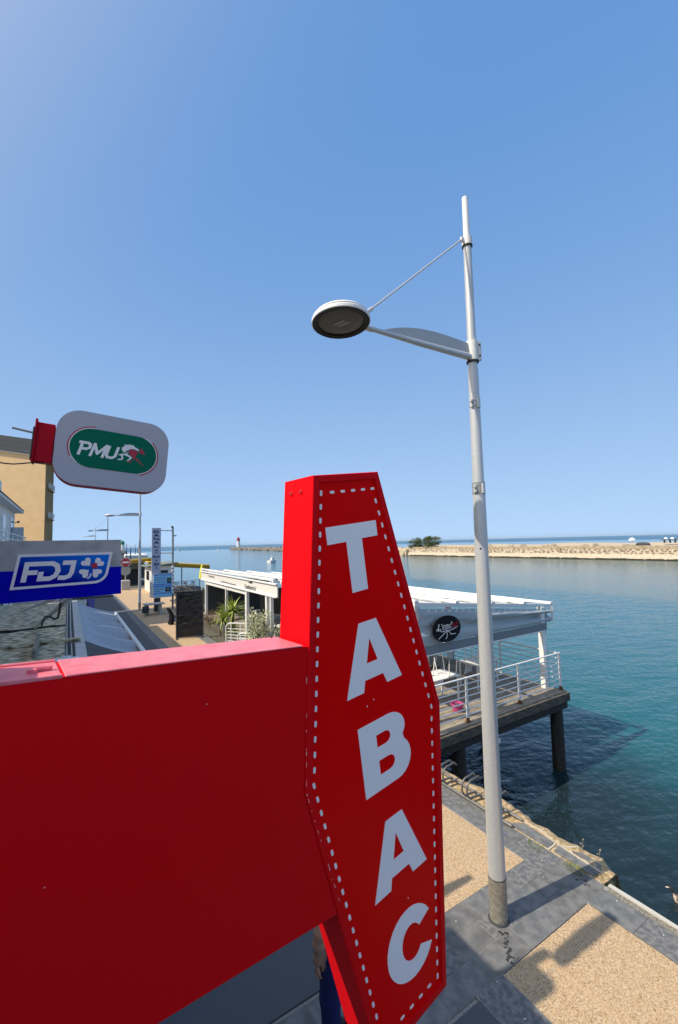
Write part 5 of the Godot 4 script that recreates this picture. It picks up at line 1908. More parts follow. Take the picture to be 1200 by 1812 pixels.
	# the white gate with a curved end
	t = thing("white_gate", "white tubular gate with rounded end standing before the far terrace", "gate", Vector3(6.0, 0, -19.3), -0.885)
	var hoop := func(x0: float, x1: float, h: float, z: float, rnd: float):
		var s2 := mb()
		var pts := [Vector3(x0 + 0.02, 0.0, z)]
		for p in arc2(Vector2(x0 + rnd, h - rnd * 1.2), Vector2(rnd, rnd * 1.2), 180, 90, 6): pts.append(Vector3(p.x, p.y, z))
		pts.append(Vector3(x1, h + 0.03, z))
		pts.append(Vector3(x1, 0.0, z))
		tube(s2, pts, 0.026, 8)
		obj("hoop", s2, M.white, t)
		for k in 6:
			s2 = mb()
			tube(s2, [Vector3(x0 + 0.08, 0.14 + (h - 0.25) * k / 6.0, z), Vector3(x1, 0.14 + (h - 0.25) * k / 6.0, z)], 0.014, 6)
			obj("rail", s2, M.white, t)
		for u in [0.2, 0.55]:
			s2 = mb()
			tube(s2, [Vector3(lerpf(x0, x1, u), 0.0, z), Vector3(lerpf(x0, x1, u), h, z)], 0.020, 6)
			obj("upright", s2, M.white, t)
	hoop.call(0.0, 1.35, 1.05, 0.0, 0.22)
	hoop.call(0.85, 1.55, 0.72, 0.42, 0.16)
	# planting along the terrace
	t = thing("planting_trough", "long low dark timber trough at the far terrace's foot", "planter", Vector3(6.86, 0, -22.6))
	for s in [-0.24, 0.24]:
		st = mb()
		box(st, Vector3(s, 0.15, 0), Vector3(0.05, 0.30, 7.4), Basis.IDENTITY, 0.01)
		obj("side_board", st, M.edgewood, t)
	st = mb()
	box(st, Vector3(0, 0.125, 0), Vector3(0.43, 0.22, 7.3))
	obj("soil", st, M.dirty, t)
	yucca(Vector3(6.9, 0.2, -21.4))
	grass_clump("red_grass", "rusty brown ornamental grass in the trough beside the spiky plant", Vector3(6.75, 0.2, -24.0), 60, 0.85, M.dryred)
	grass_clump("red_grass", "small rusty brown grass tuft in the trough behind the black screen", Vector3(6.75, 0.2, -25.4), 40, 0.7, M.dryred)
	bush("pale_bush", "pale variegated bush with white and green leaves beside the red sign's edge", Vector3(7.0, 0, -17.35), Vector3(0.95, 1.45, 1.0), 2400, [M.leafpale, M.leafgreen, M.leafpale])
	t = thing("stone_kerb", "pale stone kerb under the variegated bush", "kerb", Vector3(6.75, 0, -17.3))
	st = mb()
	box(st, Vector3(0, 0.14, 0), Vector3(0.5, 0.28, 2.6), Basis(Vector3.UP, 0.1), 0.04)
	obj("stone", st, M.paleline, t)
	grass_clump("green_weed", "green weed in a paving joint beside the bicycle rack's end", Vector3(5.83, 0.0, -4.18), 60, 0.055, M.weed)
	grass_clump("green_moss", "bright green moss patch at the rough stone edge beside the lamp post's shadow", Vector3(5.90, -0.012, -3.62), 260, 0.05, M.weed)
	grass_clump("dark_moss", "dark green moss where the rough edge meets the slab band", Vector3(6.02, -0.02, -3.36), 160, 0.04, M.scrub)
	for p in [Vector3(6.40, -0.03, -3.80), Vector3(6.47, -0.06, -3.60)]: stem_weed(p)

func blade(st: SurfaceTool, base: Vector3, dir: Vector3, len: float, wid: float, droop: float, segs := 4):
	var side := dir.cross(Vector3.UP)
	if side.length() < 0.05: side = Vector3.RIGHT
	side = side.normalized()
	var p := base
	var d := dir.normalized()
	var pl := p - side * wid * 0.5
	var pr := p + side * wid * 0.5
	for k in segs:
		var u := float(k + 1) / segs
		d = (d + Vector3.DOWN * droop / segs).normalized()
		p += d * len / segs
		var w := wid * 0.5 * (1.0 - u * u)
		var nl := p - side * w
		var nr := p + side * w
		var n := side.cross(d).normalized()
		if n.y < 0: n = -n
		if w < 1e-4: tri(st, pl, pr, p, n)
		else: quad(st, pl, pr, nr, nl, n)
		pl = nl
		pr = nr

func yucca(at: Vector3):
	var t := thing("spiky_plant", "spiky yellow-green yucca with two leaf heads before the far terrace", "plant", at)
	var heads := [[Vector3(0, 0, 0), Vector3(0.14, 1.12, 0.05), 0.95, 125], [Vector3(-0.15, 0, 0.05), Vector3(-0.42, 0.78, 0.15), 0.75, 95], [Vector3(0.1, 0, 0.2), Vector3(0.02, 0.30, 0.28), 0.6, 60]]
	var variants := []
	for k in 4:
		var st := mb()
		blade(st, Vector3.ZERO, Vector3(0, 0.25, 1), 1.0, 0.085, 0.15 + 0.3 * k, 5)
		variants.append(st.commit())
	for h in heads:
		var st := mb()
		tube(st, [h[0], (h[0] + h[1]) / 2.0 + Vector3(0.02, 0, 0.01), h[1]], [0.06, 0.05, 0.045], 8)
		obj("trunk", st, M.darkwood, t)
		for i in h[3]:
			var yaw := rng.randf() * TAU
			var el := asin(rng.randf_range(-0.35, 0.98))
			var b := Basis(Vector3.UP, yaw) * Basis(Vector3.RIGHT, -el + 0.2)
			var o := put("leaf", variants[rng.randi() % 4], [M.yucca, M.yucca2][rng.randi() % 2], t)
			var l: float = h[2] * rng.randf_range(0.75, 1.1)
			o.transform = Transform3D(b.scaled_local(Vector3(l, l, l)), h[1] + Vector3(0, rng.randf_range(-0.16, 0.05), 0))

func grass_clump(called: String, label: String, at: Vector3, n: int, h: float, m: Material):
	var t := thing(called, label, "plant", at)
	var st := mb()
	for i in n:
		var a := rng.randf() * TAU
		var r := sqrt(rng.randf()) * h * (0.35 if h > 0.2 else 1.6)
		blade(st, Vector3(cos(a) * r, 0, sin(a) * r * (1.0 if h > 0.2 else 1.9)), Vector3(cos(a) * rng.randf_range(0.1, 0.6), 1, sin(a) * rng.randf_range(0.1, 0.6)), h * rng.randf_range(0.6, 1.15), maxf(h * 0.03, 0.006), rng.randf_range(0.2, 1.1), 3)
	stuff(obj("blades", st, m, t))

func bush(called: String, label: String, at: Vector3, r: Vector3, n: int, ms: Array, leaf := 0.10):
	var t := thing(called, label, "bush", at)
	var st := mb()
	for k in 7:
		var a := TAU * k / 7.0
		tube(st, [Vector3.ZERO, Vector3(cos(a) * r.x * 0.4, r.y * 0.5, sin(a) * r.z * 0.4), Vector3(cos(a) * r.x * 0.7, r.y * 0.9, sin(a) * r.z * 0.7)], [0.03, 0.02, 0.008], 5)
	obj("stems", st, M.darkwood, t)
	var lumps := []
	for k in 12: lumps.append([Vector3(rng.randf_range(-0.7, 0.7) * r.x, r.y * rng.randf_range(0.25, 0.85), rng.randf_range(-0.7, 0.7) * r.z), rng.randf_range(0.28, 0.5)])
	for mi in ms.size():
		st = mb()
		for i in n / ms.size():
			var l: Array = lumps[rng.randi() % lumps.size()]
			var d := Vector3(rng.randfn(), rng.randfn(), rng.randfn()).normalized()
			var p: Vector3 = l[0] + d * r * l[1] * rng.randf_range(0.55, 1.0)
			p.y = maxf(p.y, 0.03)
			blade(st, p, (d + Vector3(0, 0.3, 0)).normalized(), leaf * rng.randf_range(0.7, 1.4), leaf * 0.38, 0.5, 2)
		stuff(obj("foliage", st, ms[mi], t))

func stem_weed(at: Vector3):
	var t := thing("dry_weed", "dry weed with pale seed heads on the rough stone edge, " + ("left of its pair" if at.z < -3.7 else "at the mossy corner"), "weed", at)
	for k in 3:
		var h := 0.06 + 0.032 * ((k * 2 + (1 if at.z < -3.7 else 0)) % 3)
		var tip := Vector3(0.03 * (k - 1), h, 0.02 * (k % 2))
		var st := mb()
		tube(st, [Vector3(0.01 * (k - 1), 0, 0), tip * 0.6, tip], 0.0022, 4)
		obj("stem", st, M.drystem, t)
		st = mb()
		for i in 9: blade(st, tip, Vector3(rng.randf_range(-1, 1), rng.randf_range(-0.1, 1), rng.randf_range(-1, 1)), 0.020, 0.008, 0.3, 2)
		obj("seed_head", st, M.drystem, t)

# ---------------------------------------------------------------- the water's far side, boats and the background
func boat(at: Vector3, turn: float, l: float, label: String, cabin: bool):
	var t := thing("motor_boat", label, "boat", at, turn, "boats under way outside the canal")
	var st := mb()
	var secs := []
	for k in 9:
		var u := k / 8.0
		var hw := l * 0.17 * (1.0 - pow(u, 3.0)) + 0.02
		secs.append([hw, u * l - l / 2.0, 0.16 * l + 0.05 * l * u * u])
	for k in 8:
		for s in [-1.0, 1.0]:
			var a: Array = secs[k]
			var b: Array = secs[k + 1]
			quad(st, Vector3(a[1], -0.05, a[0] * 0.6 * s), Vector3(b[1], -0.05, b[0] * 0.6 * s), Vector3(b[1], b[2], b[0] * s), Vector3(a[1], a[2], a[0] * s), Vector3(0, -0.3, s).normalized())
		quad(st, Vector3(secs[k][1], secs[k][2], -secs[k][0]), Vector3(secs[k][1], secs[k][2], secs[k][0]), Vector3(secs[k + 1][1], secs[k + 1][2], secs[k + 1][0]), Vector3(secs[k + 1][1], secs[k + 1][2], -secs[k + 1][0]), Vector3.UP)
	box(st, Vector3(-l / 2.0, 0.07 * l, 0), Vector3(0.04, 0.16 * l, l * 0.33))
	obj("hull", st, M.white, t)
	if cabin:
		st = mb()
		box(st, Vector3(-0.02 * l, 0.25 * l, 0), Vector3(0.34 * l, 0.17 * l, 0.24 * l), Basis.IDENTITY, 0.05 * l)
		obj("cabin", st, M.white, t)
		st = mb()
		box(st, Vector3(-0.02 * l, 0.275 * l, 0), Vector3(0.30 * l, 0.06 * l, 0.25 * l), Basis.IDENTITY, 0.01)
		obj("window", st, M.glass, t)
	st = mb()
	tube(st, [Vector3(-0.1 * l, 0.3 * l, 0), Vector3(-0.1 * l, 0.55 * l, 0)], 0.02 * l, 6)
	obj("mast", st, M.white, t)

func rocks(called: String, label: String, pts: Array, n: int, w: float, size: float, top: float, m: Material):
	var t := thing(called, label, "breakwater", Vector3.ZERO)
	var st := mb()
	for i in pts.size() - 1: bar(st, pts[i] + Vector3(0, (top - 2.5) / 2.0 - 0.2, 0), pts[i + 1] + Vector3(0, (top - 2.5) / 2.0 - 0.2, 0), w, top + 2.3, Vector3.UP, 0.3)
	obj("core", st, m, t)
	st = mb()
	for i in n:
		var u := rng.randf() * (pts.size() - 1)
		var k := mini(int(u), pts.size() - 2)
		var d: Vector3 = (pts[k + 1] - pts[k]).normalized()
		var s := d.cross(Vector3.UP)
		var off := rng.randf_range(-1, 1)
		var p: Vector3 = pts[k].lerp(pts[k + 1], u - k) + s * off * w * 0.75
		p.y = lerpf(top, -2.3, clampf(absf(off) * 1.3 - 0.3 + rng.randf_range(-0.2, 0.2), 0, 1))
		box(st, p, Vector3(size * rng.randf_range(0.6, 1.3), size * rng.randf_range(0.4, 0.9), size * rng.randf_range(0.6, 1.3)), Basis.from_euler(Vector3(rng.randf_range(-0.5, 0.5), rng.randf() * TAU, rng.randf_range(-0.5, 0.5))), size * 0.16)
	stuff(obj("boulders", st, m, t))

func lighthouse(called: String, label: String, at: Vector3, h: float, r: float, m: Material):
	var t := thing(called, label, "lighthouse", at)
	var st := mb()
	tube(st, [Vector3(0, 0, 0), Vector3(0, h * 0.62, 0)], [r, r * 0.78], 16)
	obj("tower", st, M.white, t)
	st = mb()
	tube(st, [Vector3(0, h * 0.62, 0), Vector3(0, h * 0.78, 0)], [r * 0.78, r * 0.74], 16)
	obj("upper_band", st, m, t)
	st = mb()
	tube(st, [Vector3(0, h * 0.78, 0), Vector3(0, h * 0.81, 0)], r * 1.1, 16)
	obj("gallery", st, m, t)
	st = mb()
	tube(st, [Vector3(0, h * 0.81, 0), Vector3(0, h * 0.93, 0)], r * 0.55, 12)
	lathe(st, [Vector2(r * 0.7, 0), Vector2(r * 0.5, h * 0.04), Vector2(0, h * 0.07)], Vector3(0, h * 0.93, 0), 12)
	obj("lantern", st, m, t)
	st = mb()
	box(st, Vector3(0, h * 0.06, r * 0.97), Vector3(r * 0.5, h * 0.12, 0.2))
	obj("door", st, M.darkgrey, t)

func far_side():
	# the stone jetty across the canal
	var t := thing("stone_jetty", "long pale stone jetty wall with rubble stones across the canal", "jetty", Vector3.ZERO)
	var st := mb()
	var za := 80.0
	var zb := -150.0
	quad(st, Vector3(129.6, -2.6, za), Vector3(129.6, -2.6, zb), Vector3(130.5, -0.7, zb), Vector3(130.5, -0.7, za), Vector3(-1, 0.4, 0).normalized())
	quad(st, Vector3(130.5, -0.7, za), Vector3(130.5, -0.7, zb), Vector3(130.9, 0.75, zb), Vector3(130.9, 0.75, za), Vector3(-1, 0.1, 0).normalized())
	obj("wall_face", st, M.jetty, t)
	st = mb()
	box(st, Vector3(132.4, 1.18, (za + zb) / 2.0), Vector3(3.1, 0.86, za - zb), Basis.IDENTITY, 0.06)
	obj("coping", st, M.jettytop, t)
	st = mb()
	for row in 3:
		var z := za
		while z > zb:
			var wd := rng.randf_range(0.7, 1.7)
			if rng.randf() > 0.12 and (z > -120.0 or rng.randf() > 0.4):
				var y := -0.35 + 0.42 * row + rng.randf_range(-0.06, 0.06)
				var x := lerpf(130.5, 130.9, (y + 0.7) / 1.45)
				box(st, Vector3(x, y, z), Vector3(0.16, rng.randf_range(0.26, 0.42), wd * 0.74), Basis(Vector3.RIGHT, rng.randf_range(-0.15, 0.15)), 0.06)
			z -= wd + rng.randf_range(0.15, 0.5)
	stuff(obj("rubble_stones", st, M.jstone, t))
	st = mb()
	var zz := za
	while zz > zb:
		box(st, Vector3(129.55, -2.12 + rng.randf_range(-0.08, 0.10), zz), Vector3(0.7, rng.randf_range(0.35, 0.7), rng.randf_range(0.8, 2.2)), Basis(Vector3.UP, rng.randf_range(-0.3, 0.3)), 0.12)
		zz -= 0.9
	stuff(obj("weedy_footing", st, M.seaweed, t))
	st = mb()
	box(st, Vector3(130.62, 0.2, -79.0), Vector3(0.3, 1.9, 0.25), Basis(Vector3.RIGHT, 0.3))
	obj("crack", st, M.jettytop, t)
	# the sand behind the wall
	st = mb()
	var nz := noise(0.04, 701, 4)
	var sand := func(i: int, j: int) -> Vector3:
		var x := 133.9 + 34.0 * i / 20.0
		var z := 90.0 - 245.0 * j / 90.0
		var e := sin(PI * clampf((x - 133.9) / 36.0, 0, 1))
		return Vector3(x, 1.0 + e * (1.05 + 0.55 * nz.get_noise_2d(x, z)) + 0.5 * e * smoothstep(-75.0, -40.0, z) - 3.5 * smoothstep(0.7, 1.0, i / 20.0), z)
	for i in 20:
		for j in 90:
			var q := [sand.call(i, j), sand.call(i + 1, j), sand.call(i + 1, j + 1), sand.call(i, j + 1)]
			for k in [0, 1, 2, 0, 2, 3]: st.add_vertex(q[k])
	st.generate_normals()
	struct("sand", st, M.sand)
	for k in 9: bush("dune_scrub", "low scrub on the jetty sand, " + ["rightmost", "second", "third", "fourth", "fifth", "sixth", "seventh", "eighth", "ninth"][k] + " of nine from the right", Vector3(136.5 + (k % 3), 1.3, -62.0 - 6.5 * k - 3.0 * (k % 2)), Vector3(0.8, 0.55 + 0.2 * (k % 2), 1.6), 90, [M.scrub, M.dryred], 0.35)
	for o in get_children():
		if String(o.name).begins_with("dune_scrub"): o.set_meta("group", "scrub tufts on the jetty sand")
	bush("jetty_bush", "round dark green bush on the jetty's end beside the red sign", Vector3(134.0, 1.0, -143.5), Vector3(4.2, 4.0, 8.0), 3600, [M.scrub, M.leafgreen, M.scrub], 0.8)
	rocks("jetty_rocks", "pale rocky slope where the jetty wall ends beside the red sign", [Vector3(131.5, 0, -150), Vector3(137, 0, -190), Vector3(148, 0, -250)], 260, 5.0, 1.5, 1.0, M.sand)
	rocks("outer_breakwater", "long low rock breakwater carrying the red and white lighthouse", [Vector3(148, 0, -250), Vector3(175, 0, -400), Vector3(196, 0, -540), Vector3(208, 0, -632)], 420, 7.0, 2.4, 0.6, M.rockgrey)
	lighthouse("red_lighthouse", "white lighthouse with red top at the breakwater's end", Vector3(211.5, 0.4, -618.0), 15.5, 2.9, M.redsign)
	boat(Vector3(63.8, WATER, -149.0), 0.6, 4.8, "white cabin boat on the water beside the red sign's edge", true)
	boat(Vector3(188.0, WATER, -640.0), 2.0, 5.0, "tiny white boat on the horizon left of the lighthouse", true)
	boat(Vector3(160.0, WATER, -770.0), 0.3, 6.5, "tiny white boat on the horizon beside the grey banner post", true)
	# people and things on the sand, each a few pixels
	t = thing("white_parasol", "pale round parasol with a dark mound beneath on the far sand", "parasol", Vector3(138.0, 1.7, -61.5))
	st = mb()
	tube(st, [Vector3(0, 0, 0), Vector3(0, 1.9, 0)], 0.06, 6)
	obj("pole", st, M.white, t)
	st = mb()
	lathe(st, [Vector2(0.9, 1.35), Vector2(0.75, 1.75), Vector2(0.35, 2.05), Vector2(0, 2.15)], Vector3.ZERO, 12)
	obj("canopy", st, M.white, t)
	t = thing("beach_boat", "small dark upturned boat lying on the far sand by the parasol", "boat", Vector3(138.5, 1.75, -59.0), 1.4)
	st = mb()
	lathe(st, [Vector2(0.0, -2.2), Vector2(0.5, -1.5), Vector2(0.65, 0), Vector2(0.5, 1.5), Vector2(0.0, 2.2)], Vector3(0, 0.1, 0), 12, Basis(Vector3.BACK, PI / 2))
	obj("hull", st, M.dirty, t)
	t = thing("beach_table", "dark table on the far sand with two white bundles on it", "table", Vector3(138.5, 2.2, -52.5))
	st = mb()
	box(st, Vector3(0, 0.95, 0), Vector3(1.2, 0.16, 3.6), Basis.IDENTITY, 0.02)
	obj("table_top", st, M.dirty, t)
	for z in [-1.2, 0.1, 1.3]:
		st = mb()
		box(st, Vector3(0, 0.45, z), Vector3(0.7, 0.9, 0.2))
		obj("leg", st, M.dirty, t)
	for k in 2:
		t = thing("white_bundle", "white bundle on the dark beach table, the " + ["left", "right"][k] + " one", "bundle", Vector3(138.5, 3.23, -53.3 + 1.5 * k), 0.0, "bundles on the beach table")
		st = mb()
		lathe(st, [Vector2(0.0, 0.0), Vector2(0.5, 0.02), Vector2(0.45, 0.35), Vector2(0.0, 0.5)], Vector3.ZERO, 10)
		obj("cloth", st, M.white, t)
	for k in 2:
		t = thing("channel_buoy", "tiny white buoy in the sea beyond the jetty, the " + ["left", "right"][k] + " one", "buoy", Vector3(260.0, WATER, -150.0 + 10.0 * k), 0.0, "buoys beyond the jetty")
		st = mb()
		lathe(st, [Vector2(0.0, 0.0), Vector2(0.7, 0.2), Vector2(0.7, 1.0), Vector2(0.2, 1.8), Vector2(0.2, 2.6), Vector2(0.0, 2.7)], Vector3.ZERO, 10)
		obj("float", st, M.white, t)

func background():
	# the quay's far end: kiosk, yellow canopies, moored boats, mole and green lighthouse
	var st: SurfaceTool
	var t := thing("white_kiosk", "white ticket kiosk with dark roof between lamp post and blue panel", "kiosk", Vector3(7.0, 0, -48.2))
	st = mb()
	box(st, Vector3(1.0, 1.3, 0), Vector3(2.2, 2.6, 3.6), Basis.IDENTITY, 0.02)
	obj("wall", st, M.white, t)
	st = mb()
	box(st, Vector3(1.0, 2.70, 0.1), Vector3(2.9, 0.16, 4.4), Basis(Vector3.BACK, 0.10), 0.03)
	obj("roof", st, M.moored, t)
	st = mb()
	box(st, Vector3(-0.12, 1.65, 0.4), Vector3(0.05, 0.9, 1.6))
	obj("window", st, M.glass, t)
	st = mb()
	box(st, Vector3(0.9, 1.75, 1.82), Vector3(1.3, 0.8, 0.05))
	obj("counter_window", st, M.glass, t)
	var spots := [[8.2, -50.0, 6.4, 2.2, 2.62, 0.10, "long yellow canopy above the white chairs, reaching right towards the water"], [6.3, -58.0, 3.8, 3.0, 3.05, -0.06, "yellow canopy half hidden behind the nearer lamp post"]]
	for s in spots:
		t = thing("yellow_canopy", s[6], "canopy", Vector3(s[0], 0, s[1]), 0.0, "yellow canopies at the quay's far end")
		st = mb()
		box(st, Vector3(s[2] * 0.32, s[4], 0), Vector3(s[2], 0.14, s[3]), Basis(Vector3.BACK, -s[5]), 0.03)
		obj("cloth", st, M.yellow, t)
		st = mb()
		box(st, Vector3(s[2] * 0.32, s[4] - 0.22, s[3] / 2.0), Vector3(s[2], 0.34, 0.05), Basis(Vector3.BACK, -s[5]), 0.01)
		obj("valance", st, mat(.42, .24, .02, 0.8), t)
		for x in [-0.1 * s[2], 0.35 * s[2], 0.78 * s[2]]:
			st = mb()
			box(st, Vector3(x, s[4] / 2.0 - 0.1, s[3] / 2.0 - 0.1), Vector3(0.09, s[4] - 0.2, 0.09))
			obj("post", st, M.darkgrey, t)
	t = thing("far_deck", "timber deck over the water under the yellow canopies", "deck", Vector3(9.2, 0, -49.5))
	st = mb()
	box(st, Vector3(0, -0.15, 0), Vector3(6.6, 0.26, 7.0), Basis.IDENTITY, 0.02)
	obj("platform", st, M.edgewood, t)
	for p in [Vector2(2.9, 3.0), Vector2(2.9, -3.0), Vector2(0.5, 3.0)]:
		st = mb()
		tube(st, [Vector3(p.x, -0.2, p.y), Vector3(p.x, -3.2, p.y)], 0.17, 8)
		obj("pile", st, M.darkwood, t)
	var chair := make_chair(M.white, "cafe_chair", "white cafe chair under the yellow canopy", "white cafe chairs under the canopy")
	chair.position = Vector3(8.6, 0, -48.0)
	for k in 9: dup(chair, Vector3(8.0 + 0.62 * (k % 6), 0, -46.9 - 1.3 * (k / 6) - 0.3 * (k % 2)), 1.3 * k)
	railing("black_railing", "dark railing in front of the yellow canopies", Vector3(7.4, 0, -44.5), Vector3(11.8, 0, -46.2), 5, 1.0, [0.1, 1.5, 3.0, 4.5], M.darkgrey, false)
	railing("brown_railing", "brown timber railing between the canopies and the white fascia", Vector3(8.2, 0, -33.5), Vector3(8.3, 0, -42.5), 4, 1.1, [0.1, 3.0, 6.0, 8.8], M.edgewood, false)
	t = thing("timber_walkway", "dark timber walkway with stacked furniture behind the black screen", "walkway", Vector3(7.6, 0, -34.5))
	st = mb()
	box(st, Vector3(0.4, 0.05, 0), Vector3(1.6, 0.12, 7.5), Basis.IDENTITY, 0.02)
	obj("floor", st, M.edgewood, t)
	for k in 6:
		st = mb()
		box(st, Vector3(-0.25 + 0.12 * (k % 2), 0.35 + 0.17 * k, 2.6 - 0.4 * k), Vector3(0.10, 0.08, 2.6), Basis(Vector3.UP, 0.1 * (k - 3)), 0.01)
		obj("board", st, M.darkwood, t)
	var heap := make_chair(M.black, "stacked_chair", "dark stacked chairs behind the black screen", "dark chairs behind the black screen")
	heap.position = Vector3(6.7, 0, -29.8)
	for k in 7: dup(heap, Vector3(6.75 + 0.5 * (k % 3), 0.0, -30.6 - 0.8 * (k / 3)), 0.7 * k)
	# moored boats whose roofs show over the clutter
	for k in 2:
		t = thing("trip_boat", ["moored trip boat with grey-green roof behind the no entry sign", "moored trip boat with white roof behind the lamp post"][k], "boat", [Vector3(6.8, WATER, -66.0), Vector3(10.0, WATER, -84.0)][k], PI / 2 - 0.1)
		st = mb()
		prism(st, pv([Vector2(-8, -1.6), Vector2(6, -1.6), Vector2(9, 0), Vector2(6, 1.6), Vector2(-8, 1.6)]), -0.2, 1.6, Transform3D(Basis(Vector3.RIGHT, Vector3(0, 0, -1), Vector3.UP), Vector3.ZERO))
		obj("hull", st, [M.dirty, M.white][k], t)
		st = mb()
		box(st, Vector3(-1.5, 2.9, 0), Vector3(11.0, 2.2, 2.7), Basis.IDENTITY, 0.05)
		obj("cabin", st, [M.darkgrey, M.dirty][k], t)
		for w in 6:
			st = mb()
			box(st, Vector3(-6.0 + 1.75 * w, 3.15, 0.0), Vector3(1.2, 0.9, 2.76), Basis.IDENTITY, 0.02)
			obj("window", st, M.glass, t)
		st = mb()
		box(st, Vector3(-1.5, [4.55, 5.2][k], 0), Vector3(13.0, [1.0, 0.7][k], 3.4), Basis.IDENTITY, 0.12)
		obj("roof", st, [M.moored, M.white][k], t)
		st = mb()
		for m in 4: tube(st, [Vector3(-5.0 + 2.6 * m, 5.0, 0.5 * (m % 2)), Vector3(-5.0 + 2.6 * m, 6.4 + 0.4 * (m % 3), 0.5 * (m % 2))], 0.04, 5)
		obj("aerial", st, M.darkgrey, t)
	rocks("near_mole", "rock mole at the quay's end, with the green lighthouse on it", [Vector3(8.0, 0, -120), Vector3(16.0, 0, -260), Vector3(36.0, 0, -390)], 300, 9.0, 2.6, 1.6, M.rockgrey)
	lighthouse("green_lighthouse", "white lighthouse with green top behind the blue sign", Vector3(35.5, 1.4, -372.0), 8.6, 1.75, M.greensign)
	for k in 3:
		t = thing("white_sail_hull", "white mast and hull beside the green lighthouse, number " + ["one", "two", "three"][k] + " from the left", "boat", Vector3(26.5 + 2.4 * k, WATER, -352.0 - 4.0 * k), 0.3, "boats beside the green lighthouse")
		st = mb()
		box(st, Vector3(0, 1.6, 0), Vector3(1.8, 3.4, 6.0), Basis.IDENTITY, 0.3)
		obj("hull", st, M.white, t)
		st = mb()
		tube(st, [Vector3(0, 3, 0), Vector3(0, 8.0 + 1.2 * k, 0)], 0.22, 6)
		obj("mast", st, M.white, t)

func duck():
	var t := thing("duck", "brown and white duck swimming beside the quay wall", "duck", Vector3(9.60, WATER, -3.82), deg_to_rad(118.0))
	# the bird looks along local x
	var st := mb()
	var rings := [[-0.24, 0.04, 0.02, 0.06], [-0.19, 0.05, 0.055, 0.05], [-0.10, 0.05, 0.09, 0.075], [0.0, 0.045, 0.105, 0.085], [0.09, 0.045, 0.09, 0.08], [0.15, 0.06, 0.06, 0.065], [0.175, 0.11, 0.036, 0.045], [0.18, 0.16, 0.028, 0.032], [0.19, 0.20, 0.034, 0.036], [0.215, 0.225, 0.030, 0.030], [0.235, 0.222, 0.012, 0.012]]
	var sides := 14
	for i in rings.size() - 1:
		for k in sides:
			var q := []
			for c in [[i, k], [i + 1, k], [i + 1, k + 1], [i, k + 1]]:
				var r: Array = rings[c[0]]
				var a: float = TAU * c[1] / sides
				q.append(Vector3(r[0] + (0.35 * r[3] * sin(a) if c[0] >= 5 and c[0] <= 8 else 0.0) * -0.6, r[1] + r[3] * sin(a), r[2] * cos(a)))
			var mid: Vector3 = (q[0] + q[1] + q[2] + q[3]) / 4.0
			var n: Vector3 = ((q[2] - q[0]) as Vector3).cross(q[1] - q[3]).normalized()
			var ctr := Vector3(mid.x, (rings[i][1] + rings[i + 1][1]) / 2.0, 0)
			if n.dot(mid - ctr) < 0: n = -n
			var white: bool = (mid.y < 0.06 and i >= 1 and i < 5) or (i >= 5 and i <= 6 and mid.y < 0.13)
			st.set_color(Color(.55, .45, .38) if white else (Color(.035, .025, .02) if i >= 7 else Color(.15, .10, .075).lerp(Color(.06, .04, .035), float((i * 7 + k * 3) % 5) / 5.0)))
			for tr in [[0, 1, 2], [0, 2, 3]]:
				tri_c(st, q[tr[0]], q[tr[1]], q[tr[2]], n)
	var m := mat(1, 1, 1, 0.7)
	m.vertex_color_use_as_albedo = true
	obj("body", st, m, t)
	st = mb()
	box(st, Vector3(0.262, 0.212, 0), Vector3(0.055, 0.012, 0.024), Basis(Vector3.BACK, -0.12), 0.004)
	obj("bill", st, mat(.55, .50, .38, 0.5), t)
	st = mb()
	prism(st, pv([Vector2(-.22, .02), Vector2(-.05, -.045), Vector2(.08, -.03), Vector2(.10, .02), Vector2(-.02, .045)]), 0.095, 0.108, Transform3D(Basis(Vector3.RIGHT, 0.35), Vector3(0, 0.085, 0.0)))
	prism(st, pv([Vector2(-.22, .02), Vector2(-.05, -.045), Vector2(.08, -.03), Vector2(.10, .02), Vector2(-.02, .045)]), -0.108, -0.095, Transform3D(Basis(Vector3.RIGHT, -0.35), Vector3(0, 0.085, 0.0)))
	obj("wing", st, mat(.11, .075, .06, 0.8), t)

func tri_c(st: SurfaceTool, a: Vector3, b: Vector3, c: Vector3, n: Vector3):
	if (b - a).cross(c - a).dot(n) > 0.0:
		var t := b
		b = c
		c = t
	for p in [a, b, c]:
		st.set_normal(n)
		st.add_vertex(p)

